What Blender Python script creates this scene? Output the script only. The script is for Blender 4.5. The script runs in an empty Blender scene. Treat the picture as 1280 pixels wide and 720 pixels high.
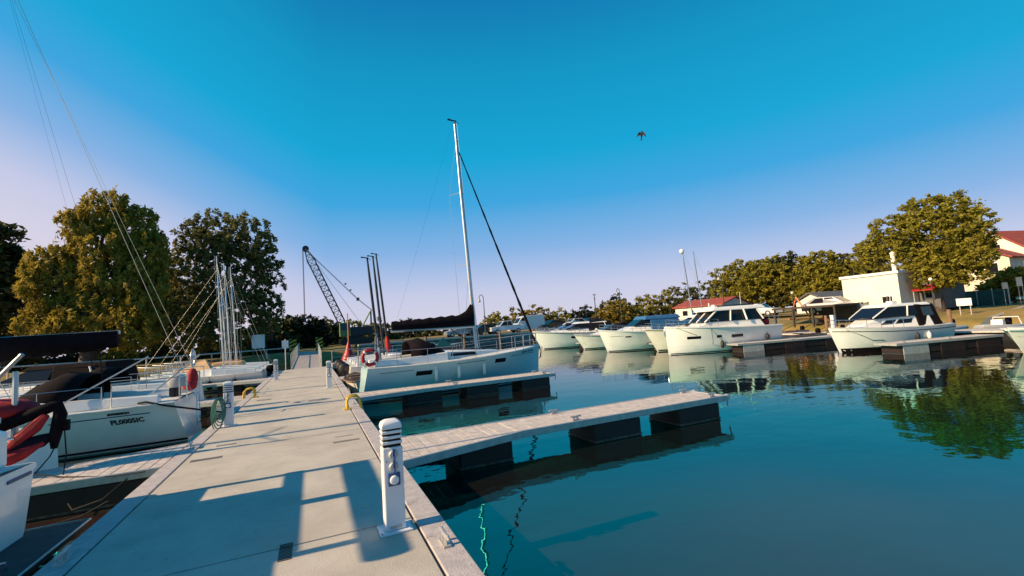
import bpy, math, random
import numpy as np
from mathutils import Vector, Matrix
R = math.radians
random.seed(7); rng = np.random.default_rng(7)
sc = bpy.context.scene
col = sc.collection

# ------------------------------------------------------------------ camera (solved from the pier's and the fingers' vanishing points)
F = 566.0
v1 = np.array([390-640, -(426-360), -F]); v1 /= np.linalg.norm(v1)
v2 = np.array([1913-640, -(320-360), -F]); v2 /= np.linalg.norm(v2)
v2 = v2-v1*(v1@v2); v2 /= np.linalg.norm(v2)
RM = np.array([v2, v1, np.cross(v2, v1)])
CP = np.array([0, 0, 2.15])
cam = bpy.data.cameras.new('camera'); camo = bpy.data.objects.new('camera', cam); col.objects.link(camo)
M4 = Matrix(RM.tolist()).to_4x4(); M4.translation = Vector(CP)
camo.matrix_world = M4
cam.sensor_width = 36; cam.lens = 36*F/1280; cam.clip_end = 3000; cam.clip_start = .05
sc.camera = camo
def _d(px, py): return RM@np.array([px-640, -(py-360), -F])
def at(px, py, z=0.):            # point of the ground at height z
    d = _d(px, py); return Vector(CP+d*((z-CP[2])/d[2]))
def onY(px, py, Y):
    d = _d(px, py); return Vector(CP+d*(Y/d[1]))
def onX(px, py, X):
    d = _d(px, py); return Vector(CP+d*(X/d[0]))

# ------------------------------------------------------------------ materials
def mat(name, c, rough=.5, metal=0., var=.0, scale=3., bump=0., bscale=40., spec=.5, c2=None, coat=0., trans=None):
    m = bpy.data.materials.new(name); m.use_nodes = True
    nt = m.node_tree; N = nt.nodes; L = nt.links; b = N['Principled BSDF']
    b.inputs['Roughness'].default_value = rough; b.inputs['Metallic'].default_value = metal
    b.inputs['Specular IOR Level'].default_value = spec; b.inputs['Coat Weight'].default_value = coat
    tc = N.new('ShaderNodeTexCoord')
    if var or c2:
        n = N.new('ShaderNodeTexNoise'); n.inputs['Scale'].default_value = scale; n.inputs['Detail'].default_value = 6
        n.inputs['Roughness'].default_value = .62
        L.new(tc.outputs['Object'], n.inputs['Vector'])
        r = N.new('ShaderNodeValToRGB')
        a = c2 if c2 else [x*(1-var) for x in c]; z = c if c2 else [min(1, x*(1+var)) for x in c]
        r.color_ramp.elements[0].position = .36; r.color_ramp.elements[1].position = .64
        r.color_ramp.elements[0].color = (*a, 1); r.color_ramp.elements[1].color = (*z, 1)
        L.new(n.outputs['Fac'], r.inputs['Fac']); L.new(r.outputs['Color'], b.inputs['Base Color'])
        if trans:
            pass
    else:
        b.inputs['Base Color'].default_value = (*c, 1)
    if bump:
        n2 = N.new('ShaderNodeTexNoise'); n2.inputs['Scale'].default_value = bscale; n2.inputs['Detail'].default_value = 5
        L.new(tc.outputs['Object'], n2.inputs['Vector'])
        bp = N.new('ShaderNodeBump'); bp.inputs['Strength'].default_value = bump; bp.inputs['Distance'].default_value = .02
        L.new(n2.outputs['Fac'], bp.inputs['Height']); L.new(bp.outputs['Normal'], b.inputs['Normal'])
    return m
def leafmat(name, ca, cb, tr=.3):
    m = bpy.data.materials.new(name); m.use_nodes = True
    nt = m.node_tree; N = nt.nodes; L = nt.links; b = N['Principled BSDF']; out = N['Material Output']
    b.inputs['Roughness'].default_value = .6; b.inputs['Specular IOR Level'].default_value = .25
    tc = N.new('ShaderNodeTexCoord'); n = N.new('ShaderNodeTexNoise'); n.inputs['Scale'].default_value = .9; n.inputs['Detail'].default_value = 7
    n.inputs['Roughness'].default_value = .75
    L.new(tc.outputs['Object'], n.inputs['Vector'])
    r = N.new('ShaderNodeValToRGB'); r.color_ramp.elements[0].position = .33; r.color_ramp.elements[1].position = .67
    r.color_ramp.elements[0].color = (*ca, 1); r.color_ramp.elements[1].color = (*cb, 1)
    L.new(n.outputs['Fac'], r.inputs['Fac']); L.new(r.outputs['Color'], b.inputs['Base Color'])
    t = N.new('ShaderNodeBsdfTranslucent'); L.new(r.outputs['Color'], t.inputs['Color'])
    mx = N.new('ShaderNodeMixShader'); mx.inputs[0].default_value = tr
    L.new(b.outputs[0], mx.inputs[1]); L.new(t.outputs[0], mx.inputs[2]); L.new(mx.outputs[0], out.inputs['Surface'])
    return m
M = dict(
 gel=mat('white_gelcoat', (.80, .79, .76), .22, var=.05, scale=1.5, coat=.3),
 gel2=mat('aged_white_gelcoat', (.74, .73, .69), .35, var=.09, scale=2.5),
 cream=mat('cream_gelcoat', (.78, .74, .66), .28, var=.06, scale=1.6),
 hullshade=mat('shade_tinted_gelcoat', (.40, .62, .66), .25, var=.05, scale=1.2, coat=.3),  # white hull with the teal of its shaded side put into the colour
 deck=mat('nonskid_deck', (.62, .61, .58), .6, var=.06, bump=.15, bscale=120),
 glass=mat('smoked_glass', (.008, .008, .010), .12, spec=.35),
 cglass=mat('window_glass', (.04, .045, .05), .1, spec=.5),
 black=mat('black_canvas', (.007, .004, .006), .9, var=.3, scale=5, spec=.15, bump=.3, bscale=14),
 navy=mat('navy_canvas', (.010, .008, .014), .85, spec=.2, var=.3, scale=4, bump=.3, bscale=10),
 bluec=mat('blue_canvas', (.02, .12, .28), .8, var=.15, scale=6, bump=.2, bscale=12),
 red=mat('red_cloth', (.36, .008, .014), .7, var=.25, scale=5, bump=.4, bscale=9),
 redp=mat('red_plastic', (.40, .008, .014), .45, var=.1),
 orange=mat('orange_paint', (.62, .19, .06), .5, var=.15),
 tan=mat('tan_canvas', (.55, .36, .2), .8, var=.15),
 rubber=mat('black_rubber', (.02, .019, .02), .6, var=.2),
 steel=mat('stainless_steel', (.62, .62, .62), .25, metal=1.),
 alu=mat('anodised_aluminium', (.52, .54, .56), .38, metal=.7, var=.06),
 dalu=mat('dark_anodised_mast', (.045, .045, .055), .4, metal=.3),
 rope=mat('dark_rope', (.010, .009, .011), .9, bump=.5, bscale=200),
 wrope=mat('pale_rope', (.5, .48, .44), .9),
 green=mat('green_hose', (.03, .16, .13), .5),
 conc=mat('pale_concrete', (.545, .49, .42), .85, scale=1.6, bump=.25, bscale=90, c2=(.44, .39, .33)),
 edge=mat('weathered_edge_timber', (.47, .42, .41), .8, var=.14, scale=9, bump=.3, bscale=60),
 plank=mat('weathered_planks', (.56, .49, .45), .8, var=.18, scale=7, bump=.4, bscale=70),
 galv=mat('galvanised_steel', (.48, .47, .46), .5, metal=.5, var=.12, scale=8),
 floatm=mat('dark_float_plastic', (.016, .006, .007), .6, var=.3, scale=3),
 scum=mat('waterline_scum', (.09, .075, .05), .9, var=.5, scale=14),
 gap=mat('dark_gap', (.006, .006, .008), .9),
 ped=mat('white_powder_coat', (.74, .73, .75), .4, var=.04, scale=4),
 sockb=mat('blue_socket_plastic', (.03, .07, .2), .4),
 yellow=mat('yellow_paint', (.62, .40, .03), .5, var=.12, scale=8),
 bgel=mat('dark_grey_antislip', (.032, .034, .042), .7, var=.25, scale=6, bump=.3, bscale=150),
 plaster=mat('white_plaster', (.70, .67, .60), .85, var=.07, scale=1.2),
 plaster2=mat('cream_plaster', (.66, .60, .48), .85, var=.08, scale=1.2),
 roofr=mat('red_roof_tiles', (.30, .055, .035), .8, var=.25, scale=4, bump=.6, bscale=8),
 roofg=mat('grey_roof_sheet', (.10, .10, .105), .7, var=.2, scale=3),
 dwood=mat('dark_stained_timber', (.05, .032, .025), .8, var=.3, scale=4),
 wood=mat('brown_timber', (.20, .12, .07), .75, var=.25, scale=6),
 quay=mat('sheet_pile_quay', (.10, .15, .15), .75, var=.25, scale=1.4, bump=.3, bscale=6),
 asphalt=mat('asphalt', (.06, .058, .056), .9, var=.2, scale=2, bump=.3, bscale=60),
 pathm=mat('pale_gravel_path', (.42, .36, .27), .9, var=.12, scale=2),
 bark=mat('bark', (.07, .05, .035), .9, var=.3, scale=5, bump=.6, bscale=18),
 carw=mat('white_car_paint', (.72, .71, .70), .2, coat=.6), card=mat('dark_car_paint', (.02, .02, .025), .2, coat=.6),
 carr=mat('red_car_paint', (.3, .02, .02), .2, coat=.6), carg=mat('silver_car_paint', (.38, .39, .40), .25, metal=.4, coat=.5),
 hyp=mat('grey_inflatable_fabric', (.42, .42, .41), .6, var=.06),
 craneg=mat('green_crane_paint', (.16, .26, .10), .55, var=.2, scale=3), craned=mat('dark_lattice_steel', (.035, .035, .04), .6),
 hedgeg=mat('dark_green_netting', (.02, .09, .075), .8, var=.3, scale=3),
 sign=mat('white_sign', (.75, .74, .72), .5), lampg=mat('lamp_globe', (.8, .78, .74), .25),
 ink=mat('black_lettering', (.012, .012, .016), .5), inkb=mat('blue_lettering', (.02, .07, .16), .5),
 feather=mat('grey_feathers', (.016, .018, .026), .8, var=.3, scale=8), featherw=mat('white_feathers', (.7, .7, .7), .8),
 leafw=leafmat('willow_leaves', (.16, .125, .015), (.52, .39, .06), .42),
 leafd=leafmat('dark_leaves', (.030, .032, .011), (.13, .125, .034), .32),
 leafo=leafmat('olive_leaves', (.10, .105, .012), (.40, .34, .045), .38),
 leafy=leafmat('yellow_green_leaves', (.14, .11, .014), (.33, .24, .04), .34),
 leafm=leafmat('grey_green_leaves', (.05, .055, .018), (.26, .235, .065), .36),
 leafn=leafmat('pine_needles', (.012, .018, .010), (.03, .038, .016), .15),
)
def stain(m, scale, lo, hi, dark):
    nt = M[m].node_tree; N = nt.nodes; L = nt.links; b = N['Principled BSDF']; src = b.inputs['Base Color'].links[0].from_socket
    tc = N.new('ShaderNodeTexCoord'); mp = N.new('ShaderNodeMapping'); mp.inputs['Scale'].default_value = (1, 1, .2); L.new(tc.outputs['Object'], mp.inputs['Vector'])
    n = N.new('ShaderNodeTexNoise'); n.inputs['Scale'].default_value = scale; n.inputs['Detail'].default_value = 9; n.inputs['Roughness'].default_value = .7; L.new(mp.outputs[0], n.inputs['Vector'])
    r = N.new('ShaderNodeMapRange'); r.inputs['From Min'].default_value = lo; r.inputs['From Max'].default_value = hi; L.new(n.outputs['Fac'], r.inputs['Value'])
    x = N.new('ShaderNodeMix'); x.data_type = 'RGBA'; x.blend_type = 'MULTIPLY'; L.new(r.outputs[0], x.inputs['Factor']); L.new(src, x.inputs['A']); x.inputs['B'].default_value = (*dark, 1)
    L.new(x.outputs['Result'], b.inputs['Base Color'])
stain('conc', 5.5, .60, .72, (.66, .62, .58)); stain('conc', 40, .64, .70, (.55, .50, .46)); stain('edge', 6, .58, .7, (.6, .56, .52)); stain('plank', 5, .56, .7, (.66, .6, .56))
# grass
def grassmat():
    m = mat('dry_lawn', (.32, .21, .055), .95, scale=.35, bump=.8, bscale=30, c2=(.15, .125, .026)); return m
M['grass'] = grassmat()

# ------------------------------------------------------------------ mesh builder
class MB:
    def __init__(s): s.v = []; s.f = []
    def add(s, vs, fs):
        o = len(s.v); s.v += [tuple(p) for p in vs]; s.f += [tuple(i+o for i in f) for f in fs]; return s
    def box(s, c, d, rz=0., rx=0., ry=0.):
        x, y, z = d[0]/2, d[1]/2, d[2]/2
        vs = [Vector((i*x, j*y, k*z)) for k in (-1, 1) for j in (-1, 1) for i in (-1, 1)]
        if rx or ry or rz:
            m = Matrix.Rotation(rz, 3, 'Z')@Matrix.Rotation(ry, 3, 'Y')@Matrix.Rotation(rx, 3, 'X'); vs = [m@p for p in vs]
        c = Vector(c); return s.add([p+c for p in vs], [(0, 2, 3, 1), (4, 5, 7, 6), (0, 1, 5, 4), (2, 6, 7, 3), (0, 4, 6, 2), (1, 3, 7, 5)])
    def lo(s, x0, x1, y0, y1, z0, z1): return s.box(((x0+x1)/2, (y0+y1)/2, (z0+z1)/2), (x1-x0, y1-y0, z1-z0))
    def loft(s, rings, closed=True, cap=True):
        n = len(rings[0]); vs = [p for r in rings for p in r]; fs = []
        for i in range(len(rings)-1):
            for j in range(n if closed else n-1):
                k = (j+1) % n; fs.append((i*n+j, i*n+k, (i+1)*n+k, (i+1)*n+j))
        if cap and closed: fs.append(tuple(range(n-1, -1, -1))); fs.append(tuple((len(rings)-1)*n+j for j in range(n)))
        return s.add(vs, fs)
    def tube(s, path, r, n=8, closed=False):
        P = [Vector(p) for p in path]; rr = r if isinstance(r, (list, tuple)) else [r]*len(P); rings = []
        up = None
        for i, p in enumerate(P):
            if closed: t = P[(i+1) % len(P)]-P[i-1]
            else: t = P[min(i+1, len(P)-1)]-P[max(i-1, 0)]
            t.normalize()
            if up is None: up = Vector((0, 0, 1)) if abs(t.z) < .9 else Vector((1, 0, 0))
            a = t.cross(up)
            if a.length < 1e-4: a = t.orthogonal()
            a.normalize(); b = a.cross(t); up = b
            rings.append([p+(a*math.cos(q)+b*math.sin(q))*rr[i] for q in [2*math.pi*k/n for k in range(n)]])
        if closed: rings.append(rings[0]); return s.loft(rings, True, False)
        return s.loft(rings)
    def bar(s, a, b, r, n=6, r2=None): return s.tube([a, b], [r, r if r2 is None else r2], n)
    def lathe(s, c, prof, n=14, axis='z'):
        c = Vector(c); rings = []
        for (r, h) in prof:
            ring = []
            for k in range(n):
                a = 2*math.pi*k/n; x, y = r*math.cos(a), r*math.sin(a)
                ring.append(c+Vector({'z': (x, y, h), 'x': (h, x, y), 'y': (y, h, x)}[axis]))
            rings.append(ring)
        return s.loft(rings)
    def prism(s, poly, axis, a, b):      # poly of 2-D points extruded along an axis
        f = {'y': lambda p, q: (p[0], q, p[1]), 'x': lambda p, q: (q, p[0], p[1]), 'z': lambda p, q: (p[0], p[1], q)}[axis]
        return s.loft([[f(p, a) for p in poly], [f(p, b) for p in poly]])
    def ell(s, c, r, n=12, m=8, rz=0.):
        c = Vector(c); rot = Matrix.Rotation(rz, 3, 'Z'); rings = []
        for i in range(m+1):
            t = math.pi*i/m; q = max(.02, math.sin(t))
            rings.append([c+rot@Vector((r[0]*q*math.cos(2*math.pi*k/n), r[1]*q*math.sin(2*math.pi*k/n), -r[2]*math.cos(t))) for k in range(n)])
        return s.loft(rings)
    def build(s, name, m, parent=None, smooth=False, bevel=0., recalc=True, loc=None):
        me = bpy.data.meshes.new(name)
        vs = s.v
        if loc is not None: vs = [(p[0]-loc[0], p[1]-loc[1], p[2]-loc[2]) for p in vs]
        me.from_pydata(vs, [], s.f); me.materials.append(M[m] if isinstance(m, str) else m)
        if recalc:
            import bmesh
            bm = bmesh.new(); bm.from_mesh(me); bmesh.ops.recalc_face_normals(bm, faces=bm.faces); bm.to_mesh(me); bm.free()
        o = bpy.data.objects.new(name, me); col.objects.link(o)
        if loc is not None: o.location = loc
        if parent: o.parent = parent
        if smooth:
            me.polygons.foreach_set('use_smooth', [True]*len(me.polygons))
            me.set_sharp_from_angle(angle=R(smooth if smooth > 1 else 42))
        if bevel:
            b = o.modifiers.new('bevel', 'BEVEL'); b.width = bevel; b.segments = 2; b.limit_method = 'ANGLE'; b.angle_limit = R(40)
        return o
def tag(o, label=None, cat=None, group=None, kind=None):
    if label: o['label'] = label
    if cat: o['category'] = cat
    if group: o['group'] = group
    if kind: o['kind'] = kind
    return o
def thing(name, label, cat, loc=(0, 0, 0), rz=0., group=None):
    o = bpy.data.objects.new(name, None); col.objects.link(o); o.location = loc; o.rotation_euler = (0, 0, rz); o.empty_display_size = .3
    return tag(o, label, cat, group)
def copy_tree(o, parent=None):
    c = o.copy(); col.objects.link(c)
    if parent: c.parent = parent
    for ch in list(o.children): copy_tree(ch, c)
    return c
def text_mesh(s, size, bold=0.0, shear=0.):
    cu = bpy.data.curves.new('lettering', 'FONT'); cu.body = s; cu.size = size; cu.offset = bold; cu.shear = shear; cu.resolution_u = 2
    o = bpy.data.objects.new('lettering', cu); col.objects.link(o)
    dg = bpy.context.evaluated_depsgraph_get(); me = bpy.data.meshes.new_from_object(o.evaluated_get(dg))
    bpy.data.objects.remove(o); bpy.data.curves.remove(cu)
    return me
def quadpatch(q, u0, u1, v0, v1, off):   # panel on a quad (a,b,c,d): u along a->b, v along a->d, pushed off along the normal
    a, b, c, d = [Vector(p) for p in q]
    P = lambda u, v: a*(1-u)*(1-v)+b*u*(1-v)+c*u*v+d*(1-u)*v
    n = (b-a).cross(d-a).normalized()
    o = [P(u0, v0), P(u1, v0), P(u1, v1), P(u0, v1)]
    return [p-n*.01 for p in o], [p+n*off for p in o]

# ------------------------------------------------------------------ terrain
SH = [(-70, -60), (-52, 12), (-30, 32), (-12, 41), (-4, 46), (2, 52), (6, 57.2), (36, 57.2), (40, 50), (37, 38), (36.5, 20), (38, 8), (46, -12), (70, -60)]
SC = Vector((3, 14))
LEV = [(-.1, -.7), (.6, .25), (2, .62), (5, .95), (15, 1.12), (40, 1.4), (120, 1.75), (420, 1.95), (1500, 2.0)]
shore = []
for a, b in zip(SH[:-1], SH[1:]):
    a, b = Vector(a), Vector(b); n = max(1, int((b-a).length/2))
    for i in range(n): shore.append(a.lerp(b, i/n))
shore.append(Vector(SH[-1]))
def ground_z(x, y):
    p = Vector((x, y))-SC; r = p.length; an = math.atan2(p.y, p.x); best = 0
    for a, b in zip(SH[:-1], SH[1:]):
        a = Vector(a)-SC; b = Vector(b)-SC
        den = p.x*(b.y-a.y)-p.y*(b.x-a.x)
        if abs(den) < 1e-9: continue
        t = (a.x*(b.y-a.y)-a.y*(b.x-a.x))/den; u = (a.x*p.y-a.y*p.x)/den
        if t > 0 and 0 <= u <= 1: best = t*r
    d = r-best
    for (d0, z0), (d1, z1) in zip(LEV[:-1], LEV[1:]):
        if d <= d1: return z0+(z1-z0)*max(0, min(1, (d-d0)/(d1-d0)))
    return LEV[-1][1]
mb = MB(); rings = []
for li, (d, z) in enumerate(LEV):
    ring = []
    for i, p in enumerate(shore):
        q = p-SC; l = q.length; q = SC+q*((l+d+(random.uniform(-.3, .3) if 0 < li < 4 else 0))/l)
        ring.append((q.x, q.y, z+(random.uniform(-.06, .06) if 1 < li < 6 else 0)))
    rings.append(ring)
mb.loft(rings, False, False)
tag(mb.build('ground', 'grass', smooth=60), kind='structure')

# water
wm = bpy.data.materials.new('harbour_water'); wm.use_nodes = True
nt = wm.node_tree; N = nt.nodes; Lk = nt.links; N.remove(N['Principled BSDF'])
tc = N.new('ShaderNodeTexCoord')
def noise(scale, detail, rough, sx=1, sy=1):
    mp = N.new('ShaderNodeMapping'); mp.inputs['Scale'].default_value = (sx, sy, 1)
    Lk.new(tc.outputs['Object'], mp.inputs['Vector'])
    n = N.new('ShaderNodeTexNoise'); n.inputs['Scale'].default_value = scale; n.inputs['Detail'].default_value = detail; n.inputs['Roughness'].default_value = rough
    Lk.new(mp.outputs[0], n.inputs['Vector']); return n
na = noise(.9, 3, .5, .8, 1.2); nb_ = noise(5, 2, .5); nc = noise(.12, 2, .5); nd = noise(.22, 4, .55)
ad = N.new('ShaderNodeMath'); ad.operation = 'MULTIPLY_ADD'; ad.inputs[1].default_value = .13
Lk.new(nb_.outputs['Fac'], ad.inputs[0]); Lk.new(na.outputs['Fac'], ad.inputs[2])
pw = N.new('ShaderNodeMapRange'); pw.inputs['From Min'].default_value = .35; pw.inputs['From Max'].default_value = .7; pw.inputs['To Min'].default_value = .25
Lk.new(nc.outputs['Fac'], pw.inputs['Value'])
ml = N.new('ShaderNodeMath'); ml.operation = 'MULTIPLY'; Lk.new(ad.outputs[0], ml.inputs[0]); Lk.new(pw.outputs[0], ml.inputs[1])
bp = N.new('ShaderNodeBump'); bp.inputs['Strength'].default_value = .45; bp.inputs['Distance'].default_value = .05
Lk.new(ml.outputs[0], bp.inputs['Height'])
fr = N.new('ShaderNodeFresnel'); fr.inputs['IOR'].default_value = 2.55; Lk.new(bp.outputs[0], fr.inputs['Normal'])
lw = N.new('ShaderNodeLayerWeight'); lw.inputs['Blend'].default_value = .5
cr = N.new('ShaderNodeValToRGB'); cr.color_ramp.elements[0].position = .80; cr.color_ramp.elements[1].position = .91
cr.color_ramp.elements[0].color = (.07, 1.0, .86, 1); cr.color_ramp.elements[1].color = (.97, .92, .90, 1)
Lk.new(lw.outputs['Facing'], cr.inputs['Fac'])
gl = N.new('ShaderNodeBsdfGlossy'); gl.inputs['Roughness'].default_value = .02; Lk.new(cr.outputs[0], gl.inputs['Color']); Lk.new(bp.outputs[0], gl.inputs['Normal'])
df = N.new('ShaderNodeBsdfDiffuse')
br = N.new('ShaderNodeValToRGB'); br.color_ramp.elements[0].color = (.006, .010, .011, 1); br.color_ramp.elements[1].color = (.014, .009, .008, 1)
br.color_ramp.elements[0].position = .38; br.color_ramp.elements[1].position = .66
Lk.new(nd.outputs['Fac'], br.inputs['Fac']); 
# brown patch painted into the water colour to stand for a cloud-like reflection
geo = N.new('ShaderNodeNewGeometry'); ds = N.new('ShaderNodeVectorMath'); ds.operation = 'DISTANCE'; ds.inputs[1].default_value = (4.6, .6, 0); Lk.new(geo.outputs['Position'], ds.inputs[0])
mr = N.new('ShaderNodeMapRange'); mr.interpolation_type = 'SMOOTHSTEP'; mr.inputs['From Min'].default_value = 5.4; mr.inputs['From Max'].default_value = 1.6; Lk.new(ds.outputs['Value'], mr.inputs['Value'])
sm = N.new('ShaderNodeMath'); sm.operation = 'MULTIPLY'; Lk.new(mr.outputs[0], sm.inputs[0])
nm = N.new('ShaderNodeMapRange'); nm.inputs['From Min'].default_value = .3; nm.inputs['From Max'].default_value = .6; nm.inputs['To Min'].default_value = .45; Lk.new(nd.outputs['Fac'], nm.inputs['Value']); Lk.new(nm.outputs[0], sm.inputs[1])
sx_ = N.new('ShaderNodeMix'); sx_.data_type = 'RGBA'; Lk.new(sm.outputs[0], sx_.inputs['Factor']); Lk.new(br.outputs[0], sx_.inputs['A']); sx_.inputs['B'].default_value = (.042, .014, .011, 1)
# brown put into the water colour left of the pier for dark hull reflections
sxy = N.new('ShaderNodeSeparateXYZ'); Lk.new(geo.outputs['Position'], sxy.inputs[0]); mr2 = N.new('ShaderNodeMapRange'); mr2.inputs['From Min'].default_value = -.6; mr2.inputs['From Max'].default_value = -2.2; Lk.new(sxy.outputs['X'], mr2.inputs['Value'])
sx2 = N.new('ShaderNodeMix'); sx2.data_type = 'RGBA'; Lk.new(mr2.outputs[0], sx2.inputs['Factor']); Lk.new(sx_.outputs['Result'], sx2.inputs['A']); sx2.inputs['B'].default_value = (.035, .018, .014, 1)
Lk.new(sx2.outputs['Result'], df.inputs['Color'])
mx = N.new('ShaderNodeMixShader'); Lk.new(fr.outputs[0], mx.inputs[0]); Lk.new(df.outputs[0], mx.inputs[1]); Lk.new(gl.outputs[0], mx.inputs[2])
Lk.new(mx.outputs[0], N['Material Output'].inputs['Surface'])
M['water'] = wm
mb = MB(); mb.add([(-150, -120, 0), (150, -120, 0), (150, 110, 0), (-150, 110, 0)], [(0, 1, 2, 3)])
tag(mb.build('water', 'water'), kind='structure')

# ------------------------------------------------------------------ main pier
ZD = .45
pier = thing('pontoon_pier', 'long pale concrete pontoon pier running from the foreground to the gangway', 'pier', (0, 0, 0))
XL, XR = -1.84, .81
y = -2.66; k = 0
SEG = 2.37
while y < 31.5:
    y1 = min(y+SEG-.022, 31.9)
    MB().lo(XL+.012, XR-.012, y, y1, .25, ZD).build('deck_slab', 'conc', pier, bevel=.006)
    y += SEG
MB().lo(XL-.24, XL-.010, -2.66, 31.9, .19, ZD+.004).build('edge_beam', 'edge', pier, bevel=.008)
MB().lo(XR+.010, XR+.24, -2.66, 31.9, .19, ZD+.004).build('edge_beam', 'edge', pier, bevel=.008)
MB().lo(XL-.2, XR+.2, -2.6, 31.85, .12, .24).build('substructure', 'gap', pier)
for yy in np.arange(-1.5, 31, 4.74):
    MB().lo(XL-.1, XR+.1, yy, yy+3.6, -.4, .13).build('float', 'floatm', pier)
def grille(cx, cy, lx, ly, alongx, n):
    g = MB()
    for i in range(n):
        t = (i+.5)/n-.5
        if alongx: g.box((cx+t*lx, cy, ZD+.0015), (lx/n*.45, ly, .004))
        else: g.box((cx, cy+t*ly, ZD+.0015), (lx, ly/n*.45, .004))
    g.build('drain_grille', 'dwood', pier)
for (px, py, lx, ly, ax, n) in [(433, 551, .42, .12, True, 14), (430, 545, .3, .05, True, 8), (258, 574, .42, .14, True, 14), (357, 690, .10, .34, False, 12), (283, 556, .3, .1, True, 9), (395, 500, .4, .2, True, 12), (330, 500, .4, .2, True, 12)]:
    p = at(px, py, ZD); grille(p.x, p.y, lx, ly, ax, n)
def cleat(parent, x, y, z, rz=0., sc_=1.):
    c = MB(); s_ = sc_
    ca, sa = math.cos(rz), math.sin(rz)
    P = lambda u, v, w: (x+(u*ca-v*sa)*s_, y+(u*sa+v*ca)*s_, z+w*s_)
    c.tube([P(-.14, 0, .075), P(-.10, 0, .085), P(0, 0, .075), P(.10, 0, .085), P(.14, 0, .075)], [.010, .016, .018, .016, .010], 8)
    c.bar(P(-.05, 0, 0), P(-.04, 0, .075), .016); c.bar(P(.05, 0, 0), P(.04, 0, .075), .016)
    c.box((x, y, z+.008), (.18*s_, .06*s_, .016), rz)
    return c.build('cleat', 'galv', parent, smooth=True)
for (x, yy) in [(.93, 3.75), (.93, 12.6), (.93, 20.5), (-1.96, 9.6), (-1.96, 18.8), (-1.96, 5.2)]: cleat(pier, x, yy, ZD+.004, R(90))

def finger(label, y0, sgn, xs, length, w, floats, flare=1.0, fl_side=-1, cat='finger pier', group='finger pontoons of the marina', planked=True, hoop=True, xtop=ZD):
    t = thing('finger_pontoon', label, cat, (xs, y0, 0), 0 if sgn > 0 else math.pi, group)
    # local: x outwards, y 0..w (mirrored for sgn<0 by the half turn), z
    yo = lambda v: v if sgn > 0 else v-w
    z1 = xtop
    n = int(length/.15); d = MB()
    for i in range(n):
        gp = .007 if i*length/n < 2.0 else .0022
        a = i*length/n+gp; b = (i+1)*length/n-gp
        if planked: d.lo(a, b, yo(.05), yo(w-.05), z1-.045, z1-.004+(.002*((i*7) % 3) if gp > .005 else .001))
    if not planked: d.lo(.01, length-.02, yo(.05), yo(w-.05), z1-.045, z1-.004)
    d.build('deck', 'plank', t)
    fr_ = MB()
    fr_.lo(0, length, yo(0), yo(.045), z1-.11, z1+.006); fr_.lo(0, length, yo(w-.045), yo(w), z1-.11, z1+.006); fr_.lo(length-.001, length+.06, yo(0), yo(w), z1-.11, z1+.006)
    fr_.build('frame', 'galv', t, bevel=.008)
    # triangular flare at the root
    if flare:
        f = MB(); fw = .75*flare; L_ = 1.9
        ya, sg = (yo(0), -1) if fl_side < 0 else (yo(w), 1)
        if sgn < 0: ya, sg = (yo(w), 1) if fl_side < 0 else (yo(0), -1)
        m_ = 13
        for i in range(m_):
            a = i*L_/m_+.006; b = (i+1)*L_/m_-.006
            h0 = fw*(1-a/L_); h1 = fw*(1-b/L_)
            vs = [(a, ya+sg*.004, z1-.045), (b, ya+sg*.004, z1-.045), (b, ya+sg*(h1+.004), z1-.045), (a, ya+sg*(h0+.004), z1-.045)]
            f.add(vs+[(p[0], p[1], z1-.003) for p in vs], [(3, 2, 1, 0), (4, 5, 6, 7), (0, 1, 5, 4), (1, 2, 6, 5), (2, 3, 7, 6), (3, 0, 4, 7)])
        f.build('root_gusset', 'plank', t)
        g = MB(); a_, b_ = Vector((0, ya+sg*(fw+.03), z1-.05)), Vector((L_+.1, ya+sg*.0, z1-.05))
        an = math.atan2(b_.y-a_.y, b_.x-a_.x); g.box((a_+b_)/2, ((b_-a_).length, .05, .11), an); g.build('gusset_edge', 'galv', t)
    for (a, b) in floats:
        q = MB(); e = .03
        q.loft([[(a, yo(.04), -.45), (b, yo(.04), -.45), (b, yo(w-.04), -.45), (a, yo(w-.04), -.45)], [(a, yo(.03), z1-.12), (b, yo(.03), z1-.12), (b, yo(w-.03), z1-.12), (a, yo(w-.03), z1-.12)]])
        fo = q.build('float', 'floatm', t, bevel=.03)
        q = MB(); q.lo(a-.004, b+.004, yo(.031), yo(w-.031), .012, .045); q.build('scum_line', 'scum', fo)
    for (x, yy) in [(length*.47, w-.1), (length-.25, .1), (length*.47, .1), (length-.25, w-.1)]:
        cleat(t, x, yo(yy), z1+.002, 0, .8)
    if hoop:
        for q in (0, 1):
            yb = yo(.12 if q == 0 else w-.12)
            h = MB(); h.tube([(length+.02, yb, z1-.03), (length+.16, yb, z1+.0), (length+.2, yb, z1-.1), (length+.18, yb, z1-.24)], .014, 8); h.build('end_hook', 'galv', t, smooth=True)
            yb = yo(.05 if q == 0 else w-.05)
            h = MB(); h.lathe((length+.11, yb, z1-.04), [(.02, -.06), (.05, -.05), (.055, 0), (.05, .05), (.02, .06)], 10); h.build('corner_roller', 'galv', t, smooth=True)
    return t
finger('nearest right finger pontoon, pale planks on three black floats, no boat alongside', 6.9, 1, 1.07, 6.6, .98, [(.95, 1.85), (3.42, 4.45), (5.4, 6.45)], flare=.62)
finger('right finger pontoon along the near side of the large sailboat', 14.05, 1, 1.07, 6.5, .98, [(1.5, 2.6), (3.4, 4.5), (5.35, 6.42)], fl_side=-1, flare=.4)
finger('right finger pontoon behind the tarpaulin covered boat', 21.2, 1, 1.07, 6.2, .9, [(1, 2), (3, 4), (5, 6)], flare=.8)
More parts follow.
